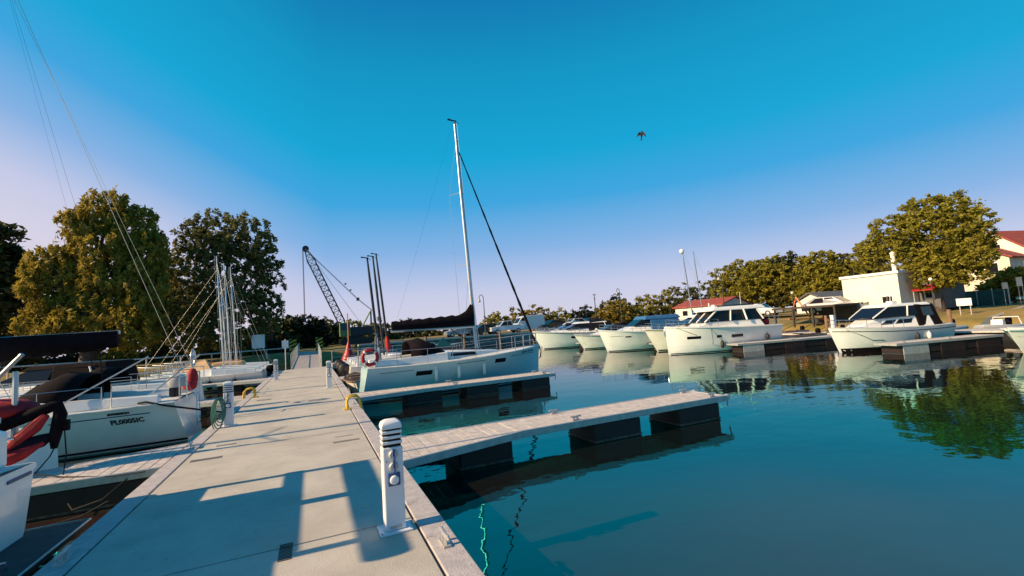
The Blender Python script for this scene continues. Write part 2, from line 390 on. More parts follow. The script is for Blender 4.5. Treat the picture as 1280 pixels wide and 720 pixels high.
finger('nearest left finger pontoon with ribbed planks beside the grey swim platform', 8.42, -1, -2.1, 6.6, 1.0, [(.12, 2.4), (3.2, 4.4), (5.4, 6.4)], fl_side=1)
finger('left finger pontoon beyond the white power pedestal with green hose', 17.3, -1, -2.1, 6.2, .95, [(1, 2), (3, 4), (5, 6)], flare=.8)
finger('farthest left finger pontoon in front of the cluster of bare masts', 25.2, -1, -2.1, 6.2, .95, [(1, 2), (3, 4), (5, 6)], flare=.8)

# pedestals
def pedestal(label, x, y, rz=0., hose=False):
    t = thing('power_pedestal', label, 'power pedestal', (x, y, ZD), rz, 'power pedestals along the pier')
    w, d = .175, .15
    b = MB(); pts = lambda s_: [(-w/2*s_, -d/2*s_), (w/2*s_, -d/2*s_), (w/2*s_, d/2*s_), (-w/2*s_, d/2*s_)]
    b.loft([[(px_, py_, z) for px_, py_ in pts(s_)] for s_, z in ((1.0, .018), (1.0, .72))])
    b.build('body', 'ped', t, bevel=.012)
    p = MB(); p.lo(-.14, .14, -.12, .12, 0, .018); p.build('base_plate', 'ped', t, bevel=.005)
    bo = MB()
    for sx in (-.12, .12):
        for sy in (-.1, .1): bo.lathe((sx, sy, .018), [(.011, 0), (.011, .012), (.004, .014)], 6)
    bo.build('bolt', 'steel', t)
    h = MB()
    h.lo(-w/2+.012, w/2-.012, -d/2+.012, d/2-.012, .722, .90); h.build('lamp_core', 'gap', t)
    f = MB()
    for z in (.745, .79, .835, ): f.lo(-w/2, w/2, -d/2, d/2, z, z+.026)
    f.build('louvre', 'ped', t, bevel=.006)
    c = MB(); c.loft([[(px_, py_, z) for px_, py_ in pts(s_)] for s_, z in ((1.02, .876), (1.02, .905), (.9, .935), (.55, .952))]); c.build('cap', 'ped', t, bevel=.008, smooth=50)
    for i, z in enumerate((.66, .56, .45)):
        s = MB()
        if i < 2:
            s.lathe((0, 0, 0), [(.040, 0), (.040, .02), (.032, .034), (.006, .036)], 14, 'y')
            s.v = [(q[0], -d/2-q[1]-.001, z+q[2]) for q in s.v]
            o = s.build('water_tap', 'galv', t, smooth=True)
            v = MB(); v.box((0, -d/2-.045, z+.025), (.018, .03, .055)); v.bar((0, -d/2-.03, z), (0, -d/2-.07, z-.035), .011); v.build('tap_lever', 'sockb', o)
        else:
            s.lo(-.052, .052, -d/2-.022, -d/2-.001, z-.055, z+.055); o = s.build('socket', 'sockb', t, bevel=.008)
            v = MB(); v.lathe((0, 0, 0), [(.036, 0), (.040, .012), (.034, .03), (.028, .032)], 16, 'y'); v.v = [(q[0], -d/2-.022-q[1], z+q[2]) for q in v.v]; v.build('socket_lid', 'ped', o, smooth=True)
    l = MB(); l.lathe((0, 0, 0), [(.012, 0), (.012, .006), (.003, .007)], 10, 'y'); l.v = [(q[0]-.06, -d/2-q[1]-.001, .6+q[2]) for q in l.v]; l.build('lock', 'steel', t)
    pl = MB(); pl.lo(-.05, .05, -d/2-.004, -d/2-.001, .035, .06); pl.build('rating_plate', 'galv', t)
    if hose:
        for q in range(5):
            c = MB(); rr = .17+.02*q; n = 26
            c.tube([(-.11+.012*q-.05*math.sin(2*math.pi*i/n)*.3, -d/2-.03-.022*q+.03*math.cos(2*math.pi*i/n), .42-.04*q+rr*1.25*math.sin(2*math.pi*i/n)+(.0)) if False else (-.13-.10*math.cos(2*math.pi*i/n)-.015*q, -.05-.03*q, .40-.03*q+rr*1.35*math.sin(2*math.pi*i/n)) for i in range(n)], .011, 6, closed=True)
            c.build('hose_coil', 'green', t, smooth=True)
    return t
pedestal('nearest power pedestal, tall white post with two taps and a blue socket', .62, 4.27, 0)
pedestal('white power pedestal with coiled green hose beside the lettered sailboat', -1.68, 11.6, 0, hose=True)
pedestal('white power pedestal at the stern of the large sailboat', .52, 17.5)
pedestal('farthest white power pedestal, left side of the pier near the gangway', -1.57, 24.0)

# yellow hoops
def hoop(label, x, y, s_=1, n=2):
    t = thing('mooring_hoop', label, 'mooring hoop', (x, y, ZD+.004), 0, 'yellow mooring hoops')
    for i in range(n):
        dy = (i-.5*(n-1))*.28
        a = MB(); a.tube([(-.15*s_, dy, 0), (-.15*s_, dy, .2), (-.12*s_, dy, .27), (-.05*s_, dy, .30), (.08*s_, dy, .28), (.15*s_, dy, .2), (.17*s_, dy, .02), (.17*s_, dy, -.3)], .026, 10); a.build('hoop', 'yellow', t, smooth=True)
    b = MB(); b.box((-.15*s_, 0, .006), (.14, .12+.28*(n-1), .012)); b.build('foot_plate', 'yellow', t)
hoop('yellow mooring hoops on the right pier edge past the near finger', .88, 11.9)
hoop('yellow mooring hoops on the left pier edge beyond the hose pedestal', -1.9, 17.2, -1)

# gangway
g = thing('gangway', 'narrow gangway with side railings rising from the pier to the bank', 'gangway', (-.35, 31.9, 0))
d = MB()
for i in range(70): d.box((0, .15+i*.3, .42+i*.0085), (1.7, .285, .05))
d.build('deck', 'plank', g)
for sx in (-.88, .88):
    r = MB(); P = lambda s_, h: (sx, s_, .42+s_*.028+h)
    for i in range(11): r.bar(P(i*2.1, -.05), P(i*2.1, 1.0), .022)
    for h in (1.0, .55): r.bar(P(0, h), P(21, h), .022)
    r.box((sx, 10.5, .42+.3), (.05, 21, .14), rx=math.atan(.028)); r.build('railing', 'galv', g, smooth=True)
for sx in (-1.5, 1.05):
    hz = thing('hazard_board', 'black and yellow striped hazard board %s of the gangway' % ('left' if sx < 0 else 'right'), 'warning board', (-.35+sx, 53.5, 1.0), 0, 'hazard boards at the gangway')
    b = MB(); b.lo(-.35, .35, -.02, .02, .0, 1.5); b.build('board', 'yellow', hz)
    s = MB()
    for i in range(4):
        z = .05+i*.38; s.add([(-.35, -.026, z), (.35, -.026, z+.3), (.35, -.026, z+.46), (-.35, -.026, z+.16)], [(0, 1, 2, 3)])
    s.build('stripe', 'black', hz)

# landing platform with railing, right of the gangway
lp = thing('landing_stage', 'low landing stage with grey railings right of the gangway', 'landing stage', (1.2, 33, 0))
MB().lo(0, 7, 0, 1.6, .2, .5).build('deck', 'plank', lp)
r = MB()
for i in range(8): r.bar((i, .05, .5), (i, .05, 1.4), .025)
for h in (.95, 1.4): r.bar((0, .05, h), (7, .05, h), .025)
r.build('railing', 'galv', lp)
for x in (1, 5.5): MB().lo(x, x+1, .1, 1.5, -.3, .2).build('float', 'floatm', lp)

# ------------------------------------------------------------------ hulls
class Hull:
    """x forward from the stern (0) to the bow (L), y to port, z up, waterline z = 0"""
    def __init__(s, L, B, zb, zs, rake=.25, tr=.12, st=.82, tm=.45, pb=2.0, wl=.86, pw=1.5, zk=-.25, knuckle=None, sag=.06, bowfull=.0):
        s.__dict__.update(locals())
    def sheer(s, t): return s.zs+(s.zb-s.zs)*t**1.6-s.sag*math.sin(math.pi*t)
    def plan(s, t, p):
        if t < s.tm: u = t/s.tm; return s.st+(1-s.st)*math.sin(u*math.pi/2)
        u = (t-s.tm)/(1-s.tm); return max(.012, 1-u**p)
    def pt(s, t, z, side=1, off=0.):
        sh = s.sheer(t); q = max(0., min(1., (z-s.zk)/(sh-s.zk)))
        ys = s.plan(t, s.pb+1); yw = s.plan(t, max(1.15, s.pb-.35))*s.wl
        if s.knuckle:
            k = s.knuckle
            f = (q/k)**.55*.82 if q < k else .82+.18*(q-k)/(1-k)
        else: f = q**(1/s.pw*.55) if q > 0 else 0
        y = (yw*(1-q)+ys*q)*(.35+.65*f if not s.knuckle else (.42+.58*f))*s.B/2
        y = max(.008, y)
        zr = z/s.zb
        x0 = -s.tr*(1-zr)*-1 if s.tr < 0 else s.tr*(zr)*-0+s.tr*(1-max(0, zr))*0
        xs = s.tr*max(0, 1-zr) if s.tr >= 0 else -s.tr*max(0, zr)
        xb = s.L-s.rake*(1-max(-.3, zr))
        x = xs+(xb-xs)*t
        return Vector((x, side*(y+off), z))
    def build(s, parent, m='gel', dk='deck', n=26, name='hull'):
        ts = [1-(1-i/n)**1.35 for i in range(n+1)]; qs = [0, .12, .24, .36, .48, .6, .72, .84, 1]
        mb = MB(); rings = []
        for t in ts:
            sh = s.sheer(t); zz = [s.zk+(sh-s.zk)*q for q in qs]
            rings.append([s.pt(t, z, -1) for z in zz[::-1]]+[s.pt(t, z, 1) for z in zz])
        mb.loft(rings, True, True)
        s.o = mb.build(name, m, parent, smooth=35)
        d = MB(); rr = []
        for t in ts:
            sh = s.sheer(t); a = s.pt(t, sh, 1); rr.append([(a.x, -a.y*.985, a.z+.004), (a.x, -a.y*.5, a.z+.035), (a.x, 0, a.z+.045), (a.x, a.y*.5, a.z+.035), (a.x, a.y*.985, a.z+.004)])
        d.loft(rr, False, False); d.build('deck', dk, parent, smooth=35)
        return s
    def patch(s, parent, t0, t1, z0, z1, name, m, sides=(1, -1), n=6, off=.006, slope=0.):
        for sd in sides:
            mb = MB(); r0 = []; r1 = []
            for i in range(n+1):
                t = t0+(t1-t0)*i/n; dz = slope*(t-t0)
                r0.append(s.pt(t, z0+dz, sd, off)); r1.append(s.pt(t, z1+dz, sd, off))
            mid = [(a+b)/2 for a, b in zip(r0, r1)]
            for i in range(n+1):
                t = t0+(t1-t0)*i/n; mid[i] = s.pt(t, (z0+z1)/2+slope*(t-t0), sd, off)
            mb.loft([r0, mid, r1], False, False); mb.build(name, m, parent, smooth=True)
    def stripe(s, parent, t0, t1, fz, h, name, m, sides=(1, -1), n=22, off=.007):
        for sd in sides:
            mb = MB(); r0 = []; r1 = []
            for i in range(n+1):
                t = t0+(t1-t0)*i/n; z = fz(t); r0.append(s.pt(t, z, sd, off)); r1.append(s.pt(t, z+h, sd, off))
            mb.loft([r0, r1], False, False); mb.build(name, m, parent, smooth=True)
    def rubrail(s, parent, m='rubber', r=.022, dz=-.03, t0=0, t1=1):
        mb = MB()
        for sd in (1, -1): mb.tube([s.pt(t0+(t1-t0)*i/24, s.sheer(t0+(t1-t0)*i/24)+dz, sd, r*.4) for i in range(25)], r, 6)
        mb.build('rub_rail', m, parent, smooth=True)
    def lettering(s, parent, txt, size, t0, z0, side, flip, m='ink', bold=0., shear=0., slope=0., sx=1.):
        me = text_mesh(txt, size, bold, shear); w = max(v.co.x for v in me.vertices)*sx
        for v in me.vertices:
            x, z = v.co.x*sx, v.co.y
            xx = x/s.L
            t = t0+(-xx if flip else xx)
            v.co = s.pt(t, z0+z+slope*x, side, .010)
        me.materials.append(M[m]); o = bpy.data.objects.new('lettering', me); col.objects.link(o); o.parent = parent; return o
    def rail(s, parent, t0, t1, h=.5, inset=.08, n=5, closed_bow=False, name='guard_rail', r=.013, low=True):
        mb = MB()
        def P(t, sd, hh):
            p = s.pt(t, s.sheer(t), sd); return Vector((min(p.x, s.L-.05), sd*max(.0, abs(p.y)-inset), p.z+hh))
        for sd in (1, -1):
            ts = [t0+(t1-t0)*i/16 for i in range(17)]
            mb.tube([P(t, sd, h) for t in ts], r, 6)
            if low: mb.tube([P(t, sd, h*.5) for t in ts], r*.6, 5)
            for i in range(n+1): t = t0+(t1-t0)*i/n; mb.bar(P(t, sd, 0), P(t, sd, h), r)
        if closed_bow: mb.bar(P(t1, 1, h), P(t1, -1, h), r)
        return mb.build(name, 'steel', parent, smooth=True)
def frustum(mb, xb0, xb1, wb0, wb1, xt0, xt1, wt0, wt1, z0, z1, zt1=None):
    """cabin block: aft x0 .. forward x1 with half widths at bottom and top; zt1 = top height at the forward end"""
    zt = z1 if zt1 is None else zt1
    v = [(xb0, -wb0, z0), (xb1, -wb1, z0), (xb1, wb1, z0), (xb0, wb0, z0), (xt0, -wt0, z1), (xt1, -wt1, zt), (xt1, wt1, zt), (xt0, wt0, z1)]
    mb.add(v, [(3, 2, 1, 0), (4, 5, 6, 7), (0, 1, 5, 4), (1, 2, 6, 5), (2, 3, 7, 6), (3, 0, 4, 7)])
    return dict(stb=(v[0], v[1], v[5], v[4]), port=(v[2], v[3], v[7], v[6]), front=(v[1], v[2], v[6], v[5]), back=(v[3], v[0], v[4], v[7]), top=(v[4], v[5], v[6], v[7]))
def window(parent, q, u0, u1, v0, v1, name='window', m='glass', off=.008):
    a, b = quadpatch(q, u0, u1, v0, v1, off); mb = MB(); mb.loft([a, b]); return mb.build(name, m, parent)
def fender(parent, x, y, z, ztop, m='gel', r=.075, h=.5):
    f = MB(); f.lathe((x, y, z), [(.01, 0), (r*.6, .02), (r, .08), (r, h-.08), (r*.6, h-.02), (.018, h), (.018, h+.05)], 12)
    o = f.build('fender', m, parent, smooth=True)
    MB().bar((x, y, z+h+.04), (x, y, ztop), .006, 5).build('fender_line', 'rope', o)
def outboard(parent, x, y, z, cowl='black', s_=1., tilt=0.):
    o = MB(); rings = []
    for (h, lx, ly) in ((0, .20, .13), (.06, .24, .15), (.2, .25, .155), (.3, .22, .14), (.36, .14, .09)):
        rings.append([(x-.12*s_+(lx*math.cos(a))*s_, y+ly*math.sin(a)*s_, z+h*s_+.15*s_) for a in [2*math.pi*k/12 for k in range(12)]])
    o.loft(rings); ob = o.build('outboard_motor', cowl, parent, smooth=50)
    l = MB(); l.box((x-.12*s_, y, z-.15*s_), (.16*s_, .09*s_, .6*s_)); l.box((x-.16*s_, y, z-.45*s_), (.32*s_, .16*s_, .02*s_)); l.box((x, y, z+.02*s_), (.12*s_, .2*s_, .25*s_)); l.build('leg', 'rubber', ob, bevel=.015)
    return ob
def ringbuoy(parent, c, r, rr, axis='y', m='redp', full=True):
    b = MB(); n = 28; c = Vector(c)
    pts = []
    for i in range(n):
        a = 2*math.pi*i/n
        pts.append(c+Vector((r*math.cos(a), 0, r*math.sin(a))) if axis == 'y' else c+Vector((0, r*math.cos(a), r*math.sin(a))))
    b.tube(pts, rr, 10, closed=True); o = b.build('lifebuoy', m, parent, smooth=True)
    t = MB()
    for k in range(4):
        i = int(n*(k+.5)/4); q = [pts[i], pts[(i+1) % n]]; t.tube(q, rr+.004, 10)
    t.build('reflective_band', 'sign', o, smooth=True)
    g_ = MB(); n2 = 24
    g_.tube([c+((Vector((math.cos(a), 0, math.sin(a))) if axis == 'y' else Vector((0, math.cos(a), math.sin(a))))*(r+rr+.02+.02*math.sin(8*a))) for a in [2*math.pi*i/n2 for i in range(n2)]], .008, 5, closed=True); g_.build('grab_line', 'wrope', o)
    return o

def sailboat(label, loc, rz, L=7., B=2.6, zb=1.3, zs=1.1, mast_x=4.3, mast_top=10.5, rake=.3, boom=True, bag='black', genoa='navy', hood='black', hull='gel', group='moored sailing boats',
             lod=0, wires=True, mastm='alu', mast_r=.07, hook=True, wins=True, boom_z=None, boom_len=None, bag_h=(.24, .45, .75), backstay=True, shrouds=True):
    t = thing('sailing_boat', label, 'sailing boat', loc, rz, group)
    H = Hull(L, B, zb, zs, rake=.12, tr=-.22 if lod < 2 else -.1, st=.84, tm=.38, pb=1.5, wl=.84); H.build(t, hull)
    t['hull'] = 0; del t['hull']
    zc = H.sheer(.5)+.03
    # coachroof
    c = MB(); x0, x1 = L*.40, L*.80
    q = frustum(c, x0, x1, B*.33, B*.14, x0+.08, x1-.55, B*.29, B*.12, zc-.06, zc+.30, zc+.16)
    c.build('coachroof', 'gel', t, bevel=.05, smooth=50)
    for sd in ('stb', 'port'):
        window(t, q[sd], .10, .52, .42, .78, 'cabin_window')
    # cockpit coamings + sole
    for sd in (1, -1):
        c = MB(); c.loft([[(L*.06, sd*(B*.30), zs), (L*.06, sd*B*.40, zs), (L*.06, sd*B*.38, zs+.18), (L*.06, sd*B*.32, zs+.18)], [(L*.42, sd*(B*.30), zc-.05), (L*.42, sd*B*.38, zc-.05), (L*.42, sd*B*.35, zc+.26), (L*.42, sd*B*.30, zc+.26)]])
        c.build('cockpit_coaming', 'gel', t, bevel=.03)
    # mast
    zm = zc+.26; mt = Vector((mast_x-rake, 0, mast_top)); m0 = Vector((mast_x, 0, zm))
    mm = MB(); rings = []
    for f_ in (0, .7, 1):
        p = m0.lerp(mt, f_); a, b = mast_r*(1-.35*max(0, f_-.7)/.3), mast_r*.62*(1-.35*max(0, f_-.7)/.3)
        rings.append([(p.x+a*math.cos(k*math.pi/5), p.y+b*math.sin(k*math.pi/5), p.z) for k in range(10)])
    mm.loft(rings); mo = mm.build('mast', mastm, t, smooth=True)
    if hook:
        k = MB(); k.bar(mt+Vector((.06, 0, .02)), mt+Vector((-.30, 0, .05)), .028); k.box(mt+Vector((-.24, 0, .06)), (.12, .05, .04)); k.bar(mt+Vector((.03, 0, 0)), mt+Vector((.16, 0, -.08)), .012); k.build('wind_vane_arm', 'rubber', mo)
    hx = [(.36, .42*B/2.6*1.25), (.68, .36*B/2.6*1.25)] if lod < 2 else [(.55, .35)]
    if wires:
        s_ = MB(); w = MB(); wr = .006 if lod < 2 else .0045
        for sd in ((1, -1) if shrouds else ()):
            tips = []
            for (f_, ln) in hx:
                p = m0.lerp(mt, f_); tip = p+Vector((-.28, sd*ln*1.6, .06)); s_.bar(p, tip, .018, 6, .012); tips.append(tip)
            ch = H.pt(mast_x/L-.04, H.sheer(mast_x/L), sd); ch = Vector((ch.x, ch.y*.9, ch.z))
            top = m0.lerp(mt, .93)
            pts = [ch]+tips+[top]
            for a, b in zip(pts[:-1], pts[1:]): w.bar(a, b, wr, 5)
            w.bar(ch, m0.lerp(mt, hx[0][0]-.02), wr, 5)
        if backstay: MB().bar(Vector((.05, 0, zs+.05)), mt, .0055 if lod < 2 else .004, 5).build('backstay', 'wrope', t)
        w.bar(m0+Vector((.09, .06, 0)), mt+Vector((.09, .04, 0)), .004, 4)
        if shrouds: s_.build('spreader', 'alu', mo)
        w.build('rigging_wire', 'steel', t)
    fs = m0.lerp(mt, .88); bw = Vector((L-.12, 0, zb+.05))
    if genoa:
        n = 40; P = [bw.lerp(fs, i/n) for i in range(n+1)]
        rr = [(.055 if i > 2 else .03)*(1.0-.62*(i/n))*(1+.14*math.sin(i*1.7)) for i in range(n+1)]
        go = MB(); go.tube(P, rr, 8); go = go.build('furled_genoa', genoa, t, smooth=True)
        gs = MB()
        for i in range(2, n-12, 3): gs.tube([P[i], P[i].lerp(P[i+1], .8)], [rr[i]*1.12, rr[i+1]*1.12], 8)
        gs.build('sheet_turns', 'rope', go); MB().lathe(bw-Vector((0, 0, .02)), [(.07, 0), (.07, .02), (.03, .03), (.03, .10), (.07, .11), (.07, .13)], 12).build('furler_drum', 'steel', go)
    elif wires:
        MB().bar(bw, fs, .0035, 5).build('forestay', 'galv', t)
    if boom:
        bz = boom_z or zm+.55; bl = boom_len or mast_x*.75
        b0 = m0.lerp(mt, (bz-zm)/(mast_top-zm)); b1 = Vector((b0.x-bl, 0, bz+.02))
        bo = MB(); bo.tube([b0, b1], [.055, .05], 10); bo = bo.build('boom', 'alu', t, smooth=True)
        bg = MB(); rings = []; n = 22
        for i in range(n+1):
            f_ = i/n; p = b1.lerp(b0, f_*.985+.01); hh = bag_h[0]+(bag_h[1]-bag_h[0])*f_
            if f_ > .86: hh = bag_h[1]+(bag_h[2]-bag_h[1])*((f_-.86)/.14)
            hh *= 1+.06*math.sin(i*2.1); ww = .10+.045*math.sin(math.pi*min(1, f_*1.1))
            rings.append([(p.x, p.y-ww*.7, p.z+.04), (p.x, p.y-ww*1.15, p.z+hh*.35), (p.x, p.y-ww*.8, p.z+hh*.75), (p.x, p.y, p.z+hh), (p.x, p.y+ww*.8, p.z+hh*.75), (p.x, p.y+ww*1.15, p.z+hh*.35), (p.x, p.y+ww*.7, p.z+.04)])
        bg.loft(rings); bg.build('sail_bag', bag, bo, smooth=60)
        ty = MB(); ty.bar(b1+Vector((.1, 0, 0)), mt+Vector((-.05, 0, 0)), .0022, 4); ty.bar(b0.lerp(b1, .3)-Vector((0, 0, .05)), m0+Vector((-.05, 0, .1)), .018, 6); ty.bar(b1.lerp(b0, .15), Vector((b1.x+.3, 0, zs+.2)), .012, 5); ty.build('boom_tackle', 'rope', bo)
    if hood:
        h = MB(); rings = []; x0 = L*.27
        for (dx, hh, wf) in ((-.25, .72, .36), (.20, .80, .37), (.65, .58, .35), (1.1, .24, .32)):
            rings.append([(x0+dx, B*wf*math.cos(a), zc+.02+hh*math.sin(a)**.6 if math.sin(a) > 0 else zc+.02) for a in [math.pi*k/10 for k in range(11)]])
        h.loft(rings, False, False); o = h.build('sprayhood', hood, t, smooth=True)
        s_ = o.modifiers.new('cloth', 'SOLIDIFY'); s_.thickness = .012
        ww = MB(); a_, b_ = rings[2], rings[3]
        ww.add([Vector(a_[4])+Vector((.02, 0, .014)), Vector(a_[6])+Vector((.02, 0, .014)), Vector(b_[6])+Vector((-.02, 0, .03)), Vector(b_[4])+Vector((-.02, 0, .03))], [(0, 1, 2, 3)]); ww.build('hood_window', 'cglass', o)
    H.rail(t, .80, .985, .50, .06, 3, True, 'pulpit')
    if lod < 2:
        H.rail(t, .16, .80, .50, .06, 5, False, 'guard_wires', .008)
        for sd in (1, -1):
            p = MB(); p.tube([(L*.16, sd*B*.43, zs), (L*.16, sd*B*.43, zs+.52), (.10, sd*B*.39, zs+.55), (.04, sd*B*.25, zs+.55), (.04, sd*B*.25, zs)], .014, 7)
            p.bar((.10, sd*B*.39, zs), (.10, sd*B*.39, zs+.55), .014)
            p.build('pushpit', 'steel', t, smooth=True)
    if wins:
        for a, b in ((.20, .275), (.63, .70)): H.patch(t, a, b, zs*.62, zs*.78, 'hull_window', 'glass')
        H.stripe(t, .05, .96, lambda q_: H.sheer(q_)-.16, .018, 'cove_line', 'rubber')
    H.stripe(t, 0.0, .985, lambda q_: .03, .05, 'boot_line', 'navy')
    H.rubrail(t, 'gel', .02, -.01)
    return t, H

# main sailboat
ms, H = sailboat('large sailing boat with shade-tinted white hull right of the pier with tall mast and red lifebuoy', (1.45, 16.65, 0), 0, 7.0, 2.55, 1.34, 1.13, 4.32, 10.45, .32,
                 boom_z=2.27, boom_len=3.15, bag_h=(.34, .50, .95), hull='hullshade', wins=False, backstay=False)
for a, b, z in ((.235, .315, .80), (.665, .735, .95)): H.patch(ms, a, b, z-.075, z+.075, 'hull_window', 'glass', n=5)
H.stripe(ms, .06, .22, lambda t: .90+.12*t, .016, 'cove_line', 'navy')
H.stripe(ms, .44, .60, lambda t: .93+.14*t, .016, 'cove_line', 'navy')
H.stripe(ms, .77, .95, lambda t: .93+.16*t, .016, 'cove_line', 'navy')
H.lettering(ms, 'Laura Garda', .13, .845, 1.12, -1, False, 'inkb', .004, .25, .04, 1.05)
for tt in (.335, .455, .60):
    p = H.pt(tt, .7, -1); fender(ms, p.x, p.y-.09, .45+.06*tt, H.sheer(tt)+.02, 'gel', .06, .46)
ringbuoy(ms, (.28, -.98, 1.47), .235, .058)
c = MB(); c.tube([(.7, 0, 1.2), (.7, 0, 1.75)], [.09, .06], 10); c.tube([(.62+.0*a, .38*math.cos(a), 1.85+.38*math.sin(a)) for a in [2*math.pi*i/24 for i in range(24)]], .014, 6, closed=True)
c.build('steering_wheel', 'steel', ms, smooth=True)
an = MB(); an.tube([(7.02, 0, 1.26), (7.1, 0, 1.1), (7.05, 0, .86), (6.98, 0, .8)], [.02, .02, .03, .012], 8); an.build('anchor', 'rubber', ms, smooth=True)
fl = MB(); fl.add([(2.75, -1.0, 1.95), (3.1, -1.0, 1.62), (2.45, -1.0, 1.60), (2.75, -.985, 1.95), (3.1, -.985, 1.62), (2.45, -.985, 1.60)], [(0, 1, 2), (3, 5, 4), (0, 3, 4, 1), (1, 4, 5, 2), (2, 5, 3, 0)]); fl.build('danbuoy_flag', 'green', ms)

# three boats behind with dark masts
for (Y, pxb, pyb, pxt, pyt, hm, lb) in ((22.9, 474, 440, 459, 323, 'gel', 'nearest of the three small sailing boats with bare dark masts'), (25.2, 480, 440, 466, 321, 'gel2', 'middle one of the three small sailing boats with bare dark masts'), (27.5, 486, 440, 470, 318, 'cream', 'farthest of the three small sailing boats with dark masts, red mast cover')):
    b = onY(pxb, pyb, Y); tp = onY(pxt, pyt, Y)
    o, h = sailboat(lb, (1.5, Y, 0), 0, 5.6, 2.1, 1.0, .85, b.x-1.5, tp.z, b.x-tp.x, boom=False, genoa=None, hood=None, hull=hm, group='small sailing boats with dark masts', lod=2, wires=False, mastm='dalu', mast_r=.064, wins=False)
    if Y > 27:
        c = MB(); c.tube([(b.x-1.5, 0, 1.2), (b.x-1.52, 0, 1.5), (b.x-1.58, 0, 2.1)], [.10, .17, .08], 10); c.build('mast_cover', 'red', o, smooth=True)
    outboard(o, -.02, .3, .45, 'rubber')

# covered boat
cb = thing('covered_motorboat', 'low motorboat under a dark tarpaulin behind the large sailing boat', 'motorboat', (2.6, 19.9, 0), 0)
h = Hull(5.6, 2.1, .95, .8, rake=.7, st=.9, tm=.5, pb=1.6, knuckle=.5); h.build(cb, 'gel2')
t_ = MB(); rings = []
for i in range(15):
    f_ = i/14; p = h.pt(f_, h.sheer(f_), 1); rg = .03+.62*math.sin(math.pi*min(1, (f_*.8+.16)))
    rings.append([(p.x, p.y*1.03*math.cos(a), p.z-.10+(rg+.1)*max(0, math.sin(a))**.7*(1+.05*math.sin(5*a+i))) for a in [math.pi*k/12 for k in range(13)]])
t_.loft(rings, False, False); t_.build('tarpaulin', 'navy', cb, smooth=True)
# small open boat at stern of the large boat
ob = thing('open_boat', 'small cream open boat with dark thwarts between the pier and the three masts', 'rowing boat', (1.3, 19.3, 0), R(90))
ob.location = (2.0, 18.4, 0); ob.rotation_euler = (0, 0, R(95))
h = Hull(3.4, 1.35, .6, .48, rake=.4, st=.8, tm=.45, pb=1.6); h.build(ob, 'cream', 'dwood')
h.rubrail(ob, 'wood', .03, 0)
MB().box((1.2, 0, .56), (.28, 1.1, .04)).build('thwart', 'wood', ob)
MB().box((2.1, 0, .58), (.28, 1.0, .04)).build('thwart', 'wood', ob)

# left lettered sailboat
lb, H = sailboat('white sailing boat left of the pier with PL0005IC lettered on its hull', (-2.75, 14.0, 0), math.pi, 8.2, 2.7, 1.12, .98, 4.25, 12.4, .2,
                 boom_z=2.66, boom_len=2.70, bag_h=(-.35, -.5, -.4), shrouds=False, hull='gel', genoa='black', hood='black', wins=False)
# near side is the port side (bow to -x, camera at -y)
H.stripe(lb, .06, .27, lambda t: .78-.02*t, .022, 'cove_line', 'inkb', sides=(1,))
H.lettering(lb, 'PL0005IC', .150, .150, .61, 1, True, 'ink', .006)
H.lettering(lb, 'EXPRESSION', .058, .150, .83, 1, True, 'ink', .006, .3, 0, 1.15)
outboard(lb, .42, .25, 1.12, 'hyp', .85)
ringbuoy(lb, (.15, -.55, 1.9), .2, .03, 'x', 'steel')
c = MB(); c.ell((.25, -.95, 1.38), (.14, .12, .26), 10, 8); c.ell((.3, -.9, 1.2), (.18, .16, .16), 10, 6); c.build('life_jacket', 'red', lb, smooth=True)
# swim ladder and transom hatch
c = MB()
for yy in (.1, -.2): c.tube([(.04, yy, 1.05), (-.05, yy, 1.0), (-.06, yy, .25)], .014, 6)
for z in (.35, .55, .75): c.bar((-.06, .1, z), (-.06, -.2, z), .012)
c.build('boarding_ladder', 'steel', lb, smooth=True)
# tiller arms / boat hooks standing proud
c = MB(); c.bar((.9, .85, 1.0), (-.2, .5, 2.0), .02); c.bar((2.4, 1.15, 1.02), (.8, .6, 2.05), .018); c.build('spar', 'alu', lb)
p0 = H.pt(.04, .97, 1); q0 = Vector((-.9, 1.0, .55))
c = MB(); c.tube([p0+Vector((.35, -.08, .05)), p0+Vector((.2, -.02, .07)), p0+Vector((-.2, 0.02, -.06)), q0], .022, 7); c.build('stern_line', 'rope', lb, smooth=True)

# foreground left motorboat (swim platform, bimini, shadow caster)
fb = thing('grey_deck_motorboat', 'white motorboat in the left foreground with dark grey swim platform', 'motorboat', (-2.86, 5.62, 0), math.pi)
h = Hull(7.2, 2.72, 1.25, 1.02, rake=.8, tr=0.0, st=.97, tm=.5, pb=1.6, knuckle=.45, wl=.93); h.build(fb, 'gel', 'deck')
pl = MB(); pl.lo(-.47, .10, -1.28, 1.30, .22, .30); pl.build('swim_platform', 'bgel', fb, bevel=.02)
e = MB(); e.tube([(.06, 1.32, .305), (-.49, 1.32, .305), (-.49, -1.3, .305), (.06, -1.3, .305)], .012, 6); e.build('platform_edge', 'galv', fb)
hg = MB(); hg.tube([(-.12, .72, .30), (-.12, .72, .33), (-.40, .62, .33), (-.40, .62, .30)], .010, 6); hg.tube([(-.1, -.15, .30), (-.1, -.15, .36), (-.3, -.15, .36), (-.3, -.15, .30)], .012, 6); hg.build('grab_handle', 'steel', fb)
h.rubrail(fb, 'gel2', .035, -.04)
h.stripe(fb, 0.0, .95, lambda t: .50+.2*t, .025, 'accent_line', 'inkb')
tv = MB(); tv.box((-.006, -1.02, .93), (.012, .42, .035)); tv.build('transom_vent', 'inkb', fb)
